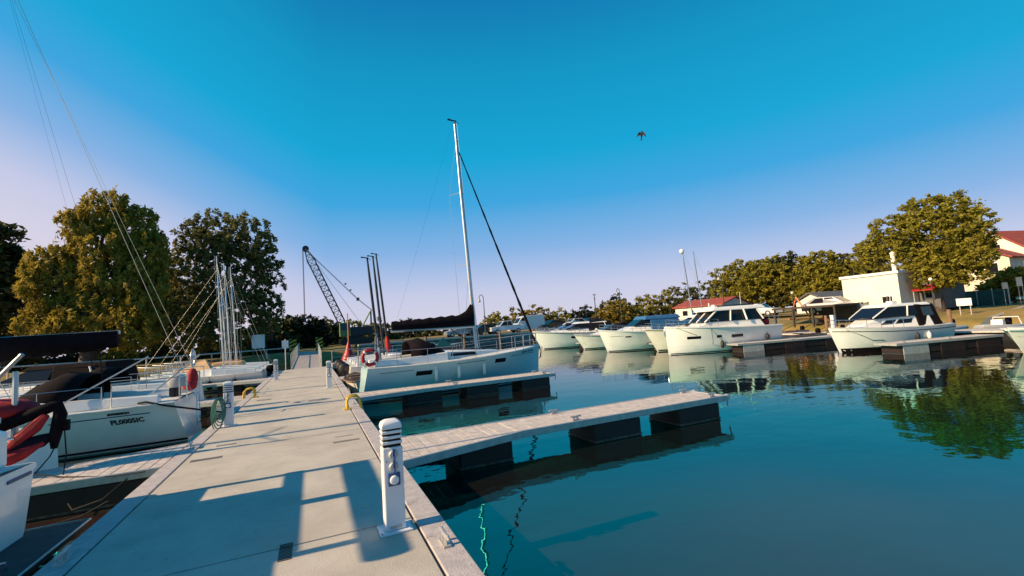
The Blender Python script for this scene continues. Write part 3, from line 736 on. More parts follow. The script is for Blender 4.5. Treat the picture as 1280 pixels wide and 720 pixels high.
# local y = -(world y - 5.62); x = -(world x + 2.86)
wl_ = lambda wx, wy, z: (-(wx+2.86), -(wy-5.62), z)
def wbox(m_, x0, x1, y0, y1, z0, z1): a = wl_(x0, y0, z0); b = wl_(x1, y1, z1); m_.lo(min(a[0], b[0]), max(a[0], b[0]), min(a[1], b[1]), max(a[1], b[1]), z0, z1)
c = MB(); wbox(c, -4.3, -3.05, 4.35, 6.9, 1.0, 1.42); c.build('stern_bench', 'gel', fb, bevel=.06)
c = MB(); wbox(c, -3.75, -3.2, 3.95, 6.35, 1.40, 1.96); c.build('shadow_block', 'black', fb, bevel=.08)  # out-of-view block, added and lengthened to fill the near deck shadow
c = MB(); wbox(c, -3.35, -3.2, 3.9, 6.95, 2.28, 2.46); c.build('rolled_bimini', 'black', fb, bevel=.06)
c = MB(); wbox(c, -3.3, -3.22, 4.4, 6.95, 1.93, 2.03)
for y_, w_ in ((6.86, .10), (5.62, .16), (4.35, .10)): wbox(c, -3.31, -3.22, y_-w_/2, y_+w_/2, 1.4, 2.3)
c.build('roll_bar', 'gel', fb, bevel=.02)
c = MB(); wbox(c, -7.2, -4.4, 4.5, 6.75, 1.1, 1.8); c.build('cabin', 'gel', fb, bevel=.12)
c = MB(); wbox(c, -5.0, -4.5, 4.48, 6.78, 1.45, 1.75); c.build('cabin_window', 'glass', fb)

# boat beyond the near finger with dark boom and red cover
nb, H = sailboat('sailing boat at the left edge with red cloth and a dark sail roll', (-4.1, 10.1, 0), math.pi, 7.6, 2.2, 1.1, .80, 4.7, 10.2, .3, boom=False, genoa='black', hood=None, hull='gel', wins=False)
# local x = -4.1 - world x, local y = 10.1 - world y
c = MB(); c.tube([(1.3, .80, .98), (.7, .80, 1.08), (.13, .80, 1.20), (-.2, .80, 1.33), (-.48, .80, 1.44), (-.56, .80, 1.45)], [.07, .085, .085, .09, .08, .04], 10); c.build('sail_roll', 'black', nb, smooth=True)
c = MB(); c.tube([(-.52, .80, 1.48), (-.55, .81, 1.3), (-.50, .82, 1.0), (-.49, .83, .80)], [.05, .085, .075, .04], 9); c.box((-.63, .83, 1.13), (.07, .07, .16)); c.build('hanging_bundle', 'black', nb, smooth=True)
c = MB(); c.tube([(1.0, .82, .86), (.5, .84, .84), (.0, .86, .86), (-.35, .84, .94), (-.46, .82, 1.0)], [.10, .13, .12, .10, .05], 10); c.build('dark_sail_bundle', 'navy', nb, smooth=True)
c = MB(); c.ell((.35, .62, 1.42), (.62, .30, .19), 14, 8); c.build('red_cover', 'red', nb, smooth=True)
c = MB(); c.tube([(.9, .93, .78), (.4, .96, .74), (.05, .98, .72), (-.18, .95, .80), (-.40, .90, .92)], [.05, .10, .11, .09, .03], 10); c.tube([(-.40, .84, 1.32), (-.28, .87, 1.16), (-.12, .90, 1.0), (0.0, .94, .86)], [.05, .09, .08, .05], 8); c.build('red_cloth', 'red', nb, smooth=True)
c = MB(); c.bar((-.02, .78, .80), (-.02, .78, 2.0), .035); c.bar((.75, .6, 1.3), (-.12, .85, 2.25), .03, 8); c.build('stern_pole', 'alu', nb, smooth=True)
c = MB(); c.tube([(.3, 1.0, 1.03), (-.12, 1.0, 1.04)], .022, 8); c.bar((.1, 1.0, .75), (.1, 1.0, 1.05), .022); c.build('bracket', 'steel', nb)
for P in ([(-.50, .83, .82), (-.47, .9, .70), (-.35, 1.0, .5), (-.1, 1.1, .25)], [(-.62, .86, 1.06), (-.66, .9, .7), (-.75, 1.3, .25), (-1.1, 1.9, .12), (-1.5, 2.15, .25), (-1.75, 2.1, .46)], [(-.2, 1.05, .55), (-.8, 1.35, .46), (-1.5, 1.75, .44), (-1.9, 1.95, .48)], [(-.6, 2.6, .25), (-1.0, 2.7, .16), (-1.5, 2.75, .24), (-1.8, 2.9, .40)]):
    c = MB(); c.tube([Vector(a).lerp(Vector(b), f_) for a, b in zip(P[:-1], P[1:]) for f_ in (0, .5)]+[P[-1]], .009, 6); c.build('mooring_line', 'rope', nb, smooth=True)

# more boats on the left, further down
b3, H = sailboat('white sailing boat beyond the lettered boat with black sprayhood and dark boom cover', (-3.55, 19.0, 0), math.pi, 9.2, 2.5, 1.1, .95, 5.6, 14.9, .2, boom_z=2.6, boom_len=3.0, bag_h=(-.3, -.45, -.4), shrouds=False, hull='gel2', genoa='black', hood='black', wins=False)
for i, (px, pt, Y, lbl) in enumerate(((272, 320, 27.2, 'leftmost bare mast of the cluster, white sailing boat with two black fenders'), (281, 329, 29.4, 'white sailing boat in the middle of the bare mast cluster, tan bow cover'), (289, 334, 31.4, 'white sailing boat at the right end of the bare mast cluster'), (277, 352, 33.5, 'small sailing boat with short mast at the back of the bare mast cluster'))):
    tp = onY(px, pt, Y)
    o, H = sailboat(lbl, (-2.3, Y, 0), math.pi, 5.4, 2.0, .95, .8, -2.3-tp.x-.2, tp.z, -.25, boom=False, genoa=None, hood=None, hull=('gel', 'gel2', 'cream', 'gel')[i], group='sailing boats with bare masts', lod=2, wires=True, mast_r=.036, wins=False, hook=False)
    if i == 0:
        for tt in (.22, .42):
            p = H.pt(tt, .5, 1); fender(o, p.x, p.y+.12, .12, .8, 'black', .12, .42)
    if i == 1:
        c = MB(); frustum(c, 2.6, 4.6, .7, .1, 3.0, 3.2, .1, .08, .9, 1.55); c.build('bow_cover', 'tan', o)
        outboard(o, -.02, .3, .45, 'black')
    if i == 2:
        c = MB(); c.box((2.2, 0, 1.12), (1.6, 1.2, .3)); c.build('folded_sail', 'tan', o, bevel=.1)
ky = thing('orange_kayak', 'orange kayak lying on the left bank behind the moored boats', 'kayak', (-6.8, 36.8, .55), R(12))
ky.location = (-9.0, 42.2, .62)
h = Hull(3.8, .8, .42, .40, rake=.5, st=.1, tm=.5, pb=1.6, zk=0); h.build(ky, 'orange', 'orange')
MB().ell((1.9, 0, .46), (.45, .22, .03), 14, 4).build('cockpit', 'gap', ky, smooth=True)

# ------------------------------------------------------------------ motor cruisers on the right
YAW = R(12)
def mroot(label, x, y, L, group='motor cruisers along the far jetty'):
    return thing('motor_cruiser', label, 'motorboat', (x-L+L*math.cos(YAW), y-L*math.sin(YAW), 0), math.pi-YAW, group)
def bowline(parent, pts, r=.012, name='mooring_line'):
    MB().tube(pts, r, 5).build(name, 'rope', parent, smooth=True)
# E : large, plumb bow.  stern x = bow x + L
def cruiserE():
    L = 6.5; t = mroot('largest white motor cruiser with plumb bow, pilothouse and three dark hull windows', 17.95+L, 19.75, L)
    H = Hull(L, 2.75, 1.54, 1.26, rake=.10, tr=.0, st=.93, tm=.5, pb=1.7, wl=.86, knuckle=.30, sag=.02); H.build(t, 'gel')
    H.patch(t, .765, .865, .80, .95, 'hull_window', 'glass', n=5); H.patch(t, .60, .64, .80, .94, 'hull_window', 'glass', n=3); H.patch(t, .40, .51, .76, .92, 'hull_window', 'glass', n=5)
    H.stripe(t, .0, .985, lambda q: .36+.06*q, .02, 'knuckle_line', 'gel2'); H.stripe(t, 0, .985, lambda q: .02, .05, 'boot_line', 'rubber')
    H.rubrail(t, 'gel2', .03, -.02)
    c = MB(); frustum(c, .9, 5.1, 1.06, .58, 1.15, 4.3, .98, .70, 1.27, 1.66, 1.66); c.build('deckhouse', 'gel', t, bevel=.05)
    c = MB(); frustum(c, .95, 4.5, 1.04, .72, 1.3, 3.75, .94, .78, 1.66, 2.26); c.build('wheelhouse', 'glass', t, bevel=.03)
    def pil(*a): MB().bar(*a).build('window_pillar', 'gel', t)
    for sd in (1, -1):
        for x0, x1 in ((1.0, 1.32), (2.05, 2.15)): pil((x0, sd*1.05, 1.66), (x1, sd*.96, 2.26), .05)
        pil((3.0, sd*.92, 1.66), (2.9, sd*.88, 2.26), .04); pil((4.48, sd*.73, 1.66), (3.74, sd*.80, 2.26), .045)
    pil((4.5, 0, 1.66), (3.76, 0, 2.26), .04)
    c = MB(); frustum(c, .7, 4.15, 1.08, .86, .9, 3.8, .96, .76, 2.24, 2.46); c.build('roof', 'gel', t, bevel=.06)
    c = MB(); c.lo(1.2, 2.6, -.7, .7, 2.46, 2.54); c.build('sunroof', 'glass', t, bevel=.03)
    c = MB(); c.bar((3.6, 0, 2.44), (3.6, 0, 2.72), .03); c.build('horn', 'gel', t); MB().bar((1.9, .5, 2.5), (1.9, .5, 3.2), .012).build('antenna', 'gel', t); MB().lathe((3.1, -.3, 2.46), [(.13, 0), (.15, .06), (.1, .14), (.02, .16)], 12).build('radar_dome', 'gel', t)
    H.rail(t, .62, .985, .42, .10, 5, True, 'bow_rail', .011)
    c = MB(); c.tube([(L+.02, 0, 1.46), (L+.05, 0, 1.3), (L+.02, 0, 1.0)], [.03, .03, .02], 7); c.build('anchor', 'steel', t)
    H.rail(t, .02, .12, .5, .1, 2, False, 'stern_rail', .014)
    p = H.pt(.60, .5, 1); fender(t, p.x, p.y+.10, .22, 1.3, 'rubber', .09, .42); p = H.pt(.16, .5, 1); fender(t, p.x, p.y+.1, .5, 1.25, 'rubber', .12, .3)
    q = H.pt(.69, 1.3, 1); bowline(t, [q, q+Vector((-.02, .03, -.6)), H.pt(.67, .45, 1, .02)]); a = H.pt(.93, 1.45, 1); bowline(t, [a, H.pt(.86, 1.2, 1, .02), H.pt(.8, 1.0, 1, .02)])
    for sd in (-.6, .5): MB().ell((.45, sd, 1.45), (.24, .24, .22), 10, 6).build('cockpit_cushion', 'red', t, smooth=True)
    sp = MB(); sp.lo(-.55, .05, -1.15, 1.15, .26, .36); sp.build('swim_platform', 'wood', t, bevel=.02)
    return t
cruiserE()
def cruiserF():
    L = 6.3; t = mroot('white motor cruiser with raked windscreen and black aft canopy in front of the lawn', 20.30+L, 12.95, L); t.scale = (.90, .92, .95)
    H = Hull(L, 2.6, 1.16, 1.0, rake=.5, tr=0, st=.93, tm=.5, pb=1.7, wl=.84, knuckle=.40, sag=.05); H.build(t, 'gel')
    H.stripe(t, 0, .99, lambda q: H.sheer(q)-.17, .035, 'rub_strake', 'rubber'); H.stripe(t, 0, .985, lambda q: .0, .19, 'boot_line', 'black')
    c = MB(); q = frustum(c, 1.1, 5.35, 1.06, .32, 1.25, 4.0, .94, .5, .97, 1.54, 1.46); c.build('deckhouse', 'gel', t, bevel=.06)
    for a, b in ((.30, .52), (.56, .72)):
        window(t, q['port'], 1-b, 1-a, .38, .74); window(t, q['stb'], a, b, .38, .74)
    c = MB(); frustum(c, 1.9, 4.3, .93, .60, 2.0, 3.35, .84, .64, 1.50, 1.98); c.build('windscreen', 'glass', t, bevel=.02)
    for sd in (1, -1):
        MB().bar((4.28, sd*.61, 1.50), (3.35, sd*.65, 1.98), .03).build('windscreen_frame', 'gel', t); MB().bar((2.5, sd*.87, 1.50), (2.35, sd*.81, 1.98), .03).build('windscreen_frame', 'gel', t)
    c = MB(); frustum(c, 1.0, 3.45, .96, .70, 1.15, 3.2, .86, .64, 1.96, 2.10); c.build('roof', 'gel', t, bevel=.05)
    c = MB(); qc = frustum(c, .55, 1.95, 1.02, .95, .85, 2.0, .9, .86, 1.0, 2.02); c.build('aft_canopy', 'black', t, bevel=.05)
    for k, sd in enumerate(('port', 'stb')): window(t, qc[sd], .22 if k else .30, .70 if k else .78, .45, .86, 'canopy_window', 'cglass')
    MB().box((2.5, .2, 2.16), (.3, .3, .14)).build('roof_vent', 'gel', t); MB().bar((1.8, -.4, 2.08), (1.7, -.4, 3.1), .012).build('antenna', 'gel', t)
    H.rail(t, .52, .985, .40, .1, 5, True, 'bow_rail', .011, low=True)
    for tt, m_ in ((.42, 'rubber'), (.30, 'gel')):
        p = H.pt(tt, .5, 1); fender(t, p.x, p.y+.09, .38, .98, m_, .085, .34)
    a = H.pt(.92, 1.05, 1); bowline(t, [a, H.pt(.84, .75, 1, .02), H.pt(.78, .52, 1, .02), H.pt(.70, .5, 1, .02)])
    sp = MB(); sp.lo(-.5, .05, -1.1, 1.1, .22, .32); sp.build('swim_platform', 'wood', t)
    outboard(t, -.35, .0, .5, 'black', 1.3)
    return t
cruiserF()
def cruiserC():
    L = 6.2; t = mroot('white motor cruiser with blue canvas top and dark bow stripe', 17.75+L, 25.9, L)
    H = Hull(L, 2.6, 1.5, 1.15, rake=.55, st=.93, tm=.5, pb=1.8, wl=.8, knuckle=.4); H.build(t, 'gel')
    H.patch(t, .36, .50, .84, .98, 'hull_window', 'glass', n=4); H.patch(t, .72, .78, .92, 1.0, 'hull_window', 'glass', n=3)
    H.stripe(t, .05, .55, lambda q: .40, .05, 'accent_line', 'rubber'); H.stripe(t, 0, .985, lambda q: .02, .06, 'boot_line', 'rubber'); H.stripe(t, .80, .92, lambda q: 1.02, .02, 'bow_script', 'ink')
    H.rubrail(t, 'gel2', .025, -.02)
    c = MB(); q = frustum(c, 1.3, 5.2, 1.05, .4, 1.6, 4.0, .9, .5, 1.25, 1.66, 1.60); c.build('deckhouse', 'gel', t, bevel=.06)
    c = MB(); qw = frustum(c, 2.5, 3.9, .9, .6, 2.6, 3.2, .82, .6, 1.64, 2.05); c.build('windscreen', 'glass', t)
    c = MB(); frustum(c, .5, 3.2, 1.05, .9, .7, 3.0, .92, .8, 2.0, 2.26); c.build('canvas_top', 'bluec', t, bevel=.06)
    c = MB(); frustum(c, .5, 2.7, 1.06, .95, .7, 2.75, .98, .88, 1.3, 2.02); c.build('canvas_side', 'bluec', t, bevel=.03)
    H.rail(t, .5, .985, .4, .1, 5, True, 'bow_rail', .013)
    p = H.pt(.3, .5, 1); fender(t, p.x, p.y+.1, .2, 1.15, 'rubber', .1, .45)
cruiserC()
def cruiser_low(label, bx, y, L, B, zb, zs, m='gel', roof='gel', glass='glass', top=True, dz=0., bim=None):
    t = mroot(label, bx+L, y, L)
    H = Hull(L, B, zb, zs, rake=.75, st=.92, tm=.5, pb=1.7, wl=.8, knuckle=.4); H.build(t, m)
    H.patch(t, .34, .62, zs*.66, zs*.82, 'hull_window', 'glass', n=6); H.stripe(t, 0, .985, lambda q: .02, .08, 'boot_line', 'rubber'); H.rubrail(t, 'rubber', .022, -.05)
    c = MB(); q = frustum(c, L*.22, L*.86, B*.40, B*.12, L*.27, L*.62, B*.34, B*.2, zs, zs+.42, zs+.36); c.build('deckhouse', 'gel', t, bevel=.06)
    c = MB(); frustum(c, L*.36, L*.64, B*.34, B*.24, L*.34, L*.46, B*.30, B*.26, zs+.40, zs+.82); c.build('windscreen', glass, t)
    if top:
        c = MB(); frustum(c, L*.12, L*.50, B*.36, B*.28, L*.14, L*.46, B*.32, B*.26, zs+.80, zs+.95); c.build('hard_top', roof, t, bevel=.04)
        for sd in (1, -1): MB().bar((L*.12, sd*B*.38, zs), (L*.16, sd*B*.34, zs+.82), .035).build('top_support', 'gel', t)
    if bim:
        c = MB(); frustum(c, L*.05, L*.36, B*.38, B*.35, L*.08, L*.34, B*.34, B*.30, zs+.1, zs+.95); c.build('cockpit_canopy', bim, t, bevel=.05)
    H.rail(t, .5, .985, .4, .1, 5, True, 'bow_rail', .013)
    p = H.pt(.45, .5, 1); fender(t, p.x, p.y+.1, .25, zs, 'rubber', .09, .4)
    return t
cruiser_low('low white express cruiser farthest along the far jetty, dark grey canopy', 17.7, 35.6, 7.4, 2.7, 1.55, 1.22, bim='navy')
cruiser_low('small white motorboat between two larger cruisers, bow pointing at the water', 18.7, 30.6, 5.6, 2.1, 1.18, .95, 'gel2', top=False, bim='black')
cruiser_low('white motor cruiser half hidden behind the largest plumb bow cruiser', 18.9, 22.6, 6.6, 2.4, 1.40, 1.15, 'cream', bim='navy')
cruiser_low('white motor cruiser with dark hard top beyond the far express cruiser', 19.5, 39.6, 7.0, 2.5, 1.5, 1.2, 'gel', 'navy')
o = cruiser_low('dark canopied motorboat far left, moored in front of the left bank', -12.3, 22.2, 6.4, 2.4, 1.2, .98, 'gel2', 'black', top=True, bim='black'); o.location.y += .6; o['group'] = 'boats on the left side'
cruiser_low('white motor cruiser last in the row beside the quay wall', 21.5, 43.4, 7.0, 2.5, 1.5, 1.2, 'gel2', 'gel')
# speedboat at the right edge
sb = thing('speedboat', 'low white speedboat at the right edge beside the last finger pontoon', 'motorboat', (28.6, 6.6, 0), math.pi-R(8))
H = Hull(6.7, 2.3, .92, .82, rake=.7, st=.92, tm=.5, pb=1.7, knuckle=.45); H.build(sb, 'cream'); H.rubrail(sb, 'gel2', .045, -.05); H.stripe(sb, 0, .985, lambda q: .45+.15*q, .03, 'accent_line', 'gel2')
c = MB(); q = frustum(c, 2.6, 5.2, .8, .3, 2.7, 4.0, .65, .4, .85, 1.05); c.build('foredeck', 'gel', sb, bevel=.05)
c = MB(); frustum(c, 2.2, 3.3, .82, .66, 2.1, 2.6, .72, .66, 1.0, 1.36); c.build('windscreen', 'glass', sb)
c = MB(); c.tube([(1.2, -.95, .85), (1.6, -.9, 1.7), (1.6, .9, 1.7), (1.2, .95, .85)], .035, 8); c.build('wakeboard_arch', 'gel', sb, smooth=True)
outboard(sb, -.05, 0, .6, 'black', 1.3)

# fingers of the far jetty
def far_finger(label, x0, y0, L, w=.95):
    t = thing('finger_pontoon', label, 'finger pier', (x0, y0, 0), -YAW-R(2), 'finger pontoons of the far jetty')
    MB().lo(0, L, .05, w-.05, .36, .44).build('deck', 'plank', t)
    f = MB(); f.lo(-.05, L, 0, .045, .36, .452); f.lo(-.05, L, w-.045, w, .36, .452); f.lo(-.08, -.05, 0, w, .36, .452); f.build('frame', 'galv', t)
    for i in range(3):
        a = .25+i*(L-1.6)/2; MB().lo(a, a+1.2, .03, w-.03, -.4, .352).build('float', 'floatm' if i else 'galv', t)
    MB().lo(.2, L, .06, w-.06, .02, .355).build('cross_frame', 'floatm', t)
    for x in (.4, L*.5): cleat(t, x, .1, .45, 0, 1.1)
far_finger('far finger pontoon between the plumb bow cruiser and the raked cruiser', 20.3, 17.0, 6.6)
far_finger('far finger pontoon on the near side of the raked white cruiser', 21.0, 10.3, 5.2)
far_finger('far finger pontoon beside the blue topped cruiser', 20.3, 23.2, 6.5)
far_finger('far finger pontoon between the small motorboat and the express cruiser', 20.3, 32.4, 6.5)
jt = thing('jetty', 'long timber jetty behind the row of white motor cruisers', 'jetty', (28.3, 0, 0))
MB().lo(0, 1.9, 4, 47, .38, .46).build('deck', 'plank', jt); MB().lo(.1, 1.8, 4.1, 46.9, .0, .375).build('substructure', 'gap', jt)
for yy in np.arange(6, 46, 6): MB().bar((1.0, yy+.02, -.5), (1.0, yy+.02, 1.5), .09, 10).build('pile', 'wood', jt)
pj = thing('power_pedestal', 'white power pedestal on the far jetty', 'power pedestal', (28.6, 17.2, .46), 0)
MB().lo(-.1, .1, -.1, .1, 0, 1.0).build('body', 'ped', pj, bevel=.02); MB().lo(-.11, .11, -.11, .11, 1.003, 1.06).build('cap', 'ped', pj)

# RIBs and dinghies near the right bank
def rib(label, x, y, rz, L=4.6, mm='hyp', arch=True, z=0.):
    t = thing('inflatable_boat', label, 'inflatable boat', (x, y, z), rz, 'inflatable boats near the lawn'); t.scale = (.8, .8, .72)
    c = MB(); P = [(0, -.8, .42), (L*.3, -.85, .42), (L*.62, -.8, .46), (L*.85, -.5, .56), (L, 0, .64), (L*.85, .5, .56), (L*.62, .8, .46), (L*.3, .85, .42), (0, .8, .42)]
    c.tube(P, [.18, .24, .24, .22, .2, .22, .24, .24, .18], 12); c.build('tube', mm, t, smooth=True)
    H = Hull(L-.1, 1.6, .45, .40, rake=.6, st=.95, tm=.5, pb=1.7, knuckle=.5); H.build(t, 'gel', 'deck')
    c = MB(); frustum(c, L*.38, L*.52, .34, .3, L*.40, L*.48, .3, .28, .44, 1.05); c.build('console', 'gel', t, bevel=.04)
    c = MB(); c.lo(L*.18, L*.30, -.4, .4, .44, .85); c.build('seat', 'black', t, bevel=.05)
    if arch: c = MB(); c.tube([(.2, -.7, .5), (.35, -.60, 1.15), (.35, .60, 1.15), (.2, .7, .5)], .04, 8); c.build('radar_arch', 'gel', t, smooth=True)
    outboard(t, -.05, 0, .55, 'black', 1.1)
    return t
rib('grey inflatable boat with white console below the white board on the lawn', 34.9, 14.3, math.pi, 4.8, arch=False)
rib('pale inflatable boat with radar arch at the right edge', 35.0, 11.9, math.pi+.1, 4.6)
rib('small inflatable boat with black motor nearest the jetty end', 31.2, 15.6, math.pi-.2, 3.6, arch=False)
def dinghy(label, x, y, rz, m, L=3.6):
    t = thing('dinghy', label, 'dinghy', (x, y, 0), rz, 'small open boats between the cruisers')
    H = Hull(L, 1.4, .62, .5, rake=.4, st=.8, tm=.45, pb=1.6); H.build(t, m, 'dwood'); H.rubrail(t, 'wood', .03, 0)
    MB().box((L*.35, 0, .58), (.25, 1.1, .04)).build('thwart', 'wood', t); outboard(t, -.02, 0, .4, 'black', .8); return t
dinghy('small white open boat on the water between two large cruisers', 27.6, 17.6, math.pi, 'gel')
dinghy('small cream open boat beside the jetty pedestal', 31.6, 21.2, math.pi, 'cream')
dinghy('small grey open boat near the slip', 31.8, 18.6, math.pi+.3, 'hyp')
# orange launching trolley
lt = thing('boat_trolley', 'orange metal boat trolley standing on the bank between the cruisers', 'boat trolley', (0, 0, 0))
p = onX(1012, 405, 38.5); lt.location = (38.5, p.y, ground_z(38.5, p.y))
c = MB(); c.bar((0, -1.6, .45), (0, 1.8, .5), .06); c.bar((0, -.2, .45), (0, .9, 2.4), .06); c.bar((0, .9, 2.4), (0, 1.6, .5), .04); c.bar((-.6, -.9, .4), (.6, -.9, .4), .05); c.bar((0, -1.6, .45), (-.3, -1.6, .0), .05); c.build('frame', 'orange', lt)
for x in (-.6, .6): MB().lathe((x, -.9, .3), [(.28, -.08), (.3, 0), (.28, .08)], 14, 'x').build('wheel', 'rubber', lt)
# two tall masts with flag behind the big cruiser
for k, (px, Y, pyt, lbl) in enumerate(((866, 28.2, 316, 'sailing boat mast with a round white radar at the top, behind the largest cruiser'), (879, 31.2, 316, 'sailing boat mast without radar, right of the radar mast behind the largest cruiser'))):
    b = onY(px, 388, Y)
    o, H = sailboat(lbl, (b.x+3.2, Y, 0), math.pi, 6.4, 2.2, 1.05, .95, 3.2, 7.4 if k == 0 else 8.0, -.5, boom=True, bag='bluec', genoa=None, hood=None, hull='gel', group='sailing boats at the far jetty', lod=2, mast_r=.06, wins=False, hook=False)
    if k == 0:
        c = MB(); c.ell((3.75, 0, 7.4), (.2, .2, .2), 12, 8); c.build('radar_dome', 'gel', o, smooth=True)

# ------------------------------------------------------------------ quay, cars, lamps
qw = thing('quay_wall', 'grey green sheet pile quay wall with concrete capping at the far end of the basin', 'quay wall', (0, 0, 0))
c = MB(); n = 70; prof = []
for i in range(n+1):
    x = 5+31.5*i/n; prof.append((x, 57.0-(.22 if (i//2) % 2 else 0)))
rings = [[(x, y, z) for x, y in prof] for z in (-.8, 1.12)]; c.loft(rings, False, False); c.build('sheet_piling', 'quay', qw)
MB().lo(5, 36.5, 56.7, 57.6, 1.12, 1.32).build('capping', 'conc', qw)
for i in range(6):
    x = 8+5*i; MB().bar((x, 56.5, -.5), (x, 56.5, 1.7), .14, 10).build('fender_pile', 'wood', qw)
ap = MB(); ap.lo(5, 120, 57.6, 72, .6, 1.30); tag(ap.build('quay_road', 'asphalt'), kind='structure')
rd = MB(); rd.add([(44, 58, 1.34), (50, 58, 1.34), (56, 20, 1.40), (50, 20, 1.40)], [(0, 1, 2, 3)])
tag(rd.build('bank_road', 'asphalt'), kind='structure')
def car(kind, label, x, y, z, rz, paint):
    nm = {'van': 'parked_van', 'pickup': 'parked_pickup', 'car': 'parked_car'}[kind]
    t = thing(nm, label, {'van': 'van', 'pickup': 'pickup truck', 'car': 'car'}[kind], (x, y, z), rz, 'vehicles parked along the quay')
    if kind == 'van': L, W, prof, gl = 5.4, 1.95, [(0, .3), (0, .95), (.9, 1.2), (1.7, 2.15), (2.2, 2.35), (5.2, 2.4), (5.4, 2.2), (5.4, .3)], [[(1.05, 1.25), (1.75, 2.05), (2.5, 2.05), (2.5, 1.25)]]
    elif kind == 'pickup': L, W, prof, gl = 5.2, 1.85, [(0, .4), (0, .95), (1.3, 1.08), (1.95, 1.75), (3.2, 1.78), (3.5, 1.12), (5.2, 1.1), (5.2, .45)], [[(1.5, 1.12), (2.05, 1.65), (2.5, 1.67), (2.5, 1.12)], [(2.6, 1.12), (2.6, 1.67), (3.1, 1.67), (3.3, 1.12)]]
    else: L, W, prof, gl = 4.4, 1.78, [(0, .3), (0, .72), (.15, .82), (1.15, .95), (1.9, 1.45), (3.3, 1.47), (4.1, 1.0), (4.4, .92), (4.4, .35)], [[(1.35, .97), (1.98, 1.38), (2.55, 1.39), (2.55, .97)], [(2.65, .97), (2.65, 1.39), (3.2, 1.38), (3.75, .97)]]
    b = MB(); rings = []
    for yy, s_ in ((-W/2, .93), (-W/2+.05, 1), (W/2-.05, 1), (W/2, .93)): rings.append([(px_+(L/2-px_)*(1-s_)*.15, yy+(0 if pz < 1 else (-yy*.09)), pz if s_ == 1 else min(pz, pz*.99)) for px_, pz in prof])
    b.loft(rings); b.build('body', paint, t, bevel=.03)
    for gpoly in gl:
        for sd in (1, -1):
            w = MB(); w.loft([[(q[0], sd*(W/2*.905 if False else W/2*(1-.09))+sd*.012, q[1]) for q in gpoly], [(q[0], sd*(W/2*.91)+sd*.03, q[1]) for q in gpoly]]); w.build('window', 'glass', t)
    i0 = [i for i, p in enumerate(prof) if p[1] > .9][0]
    a, c_ = (prof[2], prof[3]) if kind != 'car' else (prof[3], prof[4])
    n_ = Vector((-(c_[1]-a[1]), 0, c_[0]-a[0])).normalized()*.012
    w = MB(); A = Vector((a[0], 0, a[1])).lerp(Vector((c_[0], 0, c_[1])), .1)+n_; B_ = Vector((a[0], 0, a[1])).lerp(Vector((c_[0], 0, c_[1])), .92)+n_
    w.add([A+Vector((0, -W*.40, 0)), A+Vector((0, W*.40, 0)), B_+Vector((0, W*.38, 0)), B_+Vector((0, -W*.38, 0))], [(0, 1, 2, 3)]); w.build('windscreen', 'glass', t)
    for wx in (L*.18, L*.8):
        for sd in (1, -1):
            w = MB(); w.lathe((wx, sd*(W/2-.09), .32), [(.2, -.11), (.32, -.1), (.33, 0), (.32, .1), (.2, .11)], 16, 'y'); wo = w.build('wheel', 'rubber', t, smooth=True)
            r_ = MB(); r_.lathe((wx, sd*(W/2+.012), .32), [(.19, -.012), (.18, .012), (.05, .02)], 12, 'y'); r_.build('rim', 'alu', wo)
    for sd in (1, -1): MB().box((.005, sd*W*.36, .72), (.05, .28, .14)).build('headlight', 'cglass', t)
    return t
def carpx(kind, lbl, px, py, Y, paint, rz=0.): 
    p = onY(px, py, Y); z = 1.30 if Y >= 57 else ground_z(p.x, Y)
    return car(kind, lbl, p.x, Y, z, rz, paint)
carpx('pickup', 'white pickup truck parked on the quay left of the white van', 611, 410, 60, 'carw')
carpx('van', 'white delivery van parked on the quay behind the furled headsail', 637, 410, 61, 'carw')
carpx('car', 'dark car parked on the quay right of the white van', 674, 408, 60.5, 'card')
carpx('car', 'dark car parked on the quay left of the street lamp', 585, 412, 60.5, 'card')
carpx('car', 'silver car parked on the quay under the sail bag', 556, 412, 61, 'carg')
carpx('car', 'red car parked on the quay under the sail bag near the mast', 570, 412, 63.5, 'carr')
carpx('car', 'white car parked on the quay beside the express cruisers', 702, 406, 60.5, 'carw')
carpx('car', 'dark car on the quay behind the farthest cruiser', 722, 405, 61.5, 'card')
for i, (px, X, paint, lbl) in enumerate(((973, 47.5, 'carw', 'white car parked on the bank right of the largest cruiser'), (955, 50.0, 'card', 'dark car parked on the bank right behind the largest cruiser roof'), (934, 49.0, 'carg', 'silver car parked on the bank behind the largest cruiser'), (1082, 40.8, 'carg', 'silver car parked below the white hall'))):
    p = onX(px, 383, X); car('car', lbl, X, p.y, max(ground_z(X, p.y), 1.38), R(100), paint)

def hook_lamp(label, x, y, z, h):
    t = thing('street_lamp', label, 'street lamp', (x, y, z), R(20), 'street lamps with curved tops'); c = MB()
    c.tube([(0, 0, 0), (0, 0, h*.3), (0, 0, h)], [.11, .07, .05], 8); c.tube([(0, 0, h), (0, 0, h+.5), (-.15, 0, h+.8), (-.45, 0, h+.9), (-.72, 0, h+.7), (-.78, 0, h+.35)], .045, 7); c.build('post', 'craned', t, smooth=True)
    l = MB(); l.lathe((-.78, 0, h-.12), [(.05, 0), (.16, .06), (.22, .12), (.12, .36), (.04, .45)], 10); l.build('lantern', 'galv', t, smooth=True)
p = onY(606, 400, 58.3); hook_lamp('street lamp with curved top on the quay just right of the tall mast', p.x, 58.3, 1.3, 4.6)
p = onY(777, 395, 58.3); hook_lamp('street lamp with curved top beside the yellow bush', p.x, 58.3, 1.3, 4.8)
p = onX(905, 380, 46); hook_lamp('street lamp in front of the right hand row of trees', 46, p.y, 1.2, 4.9)
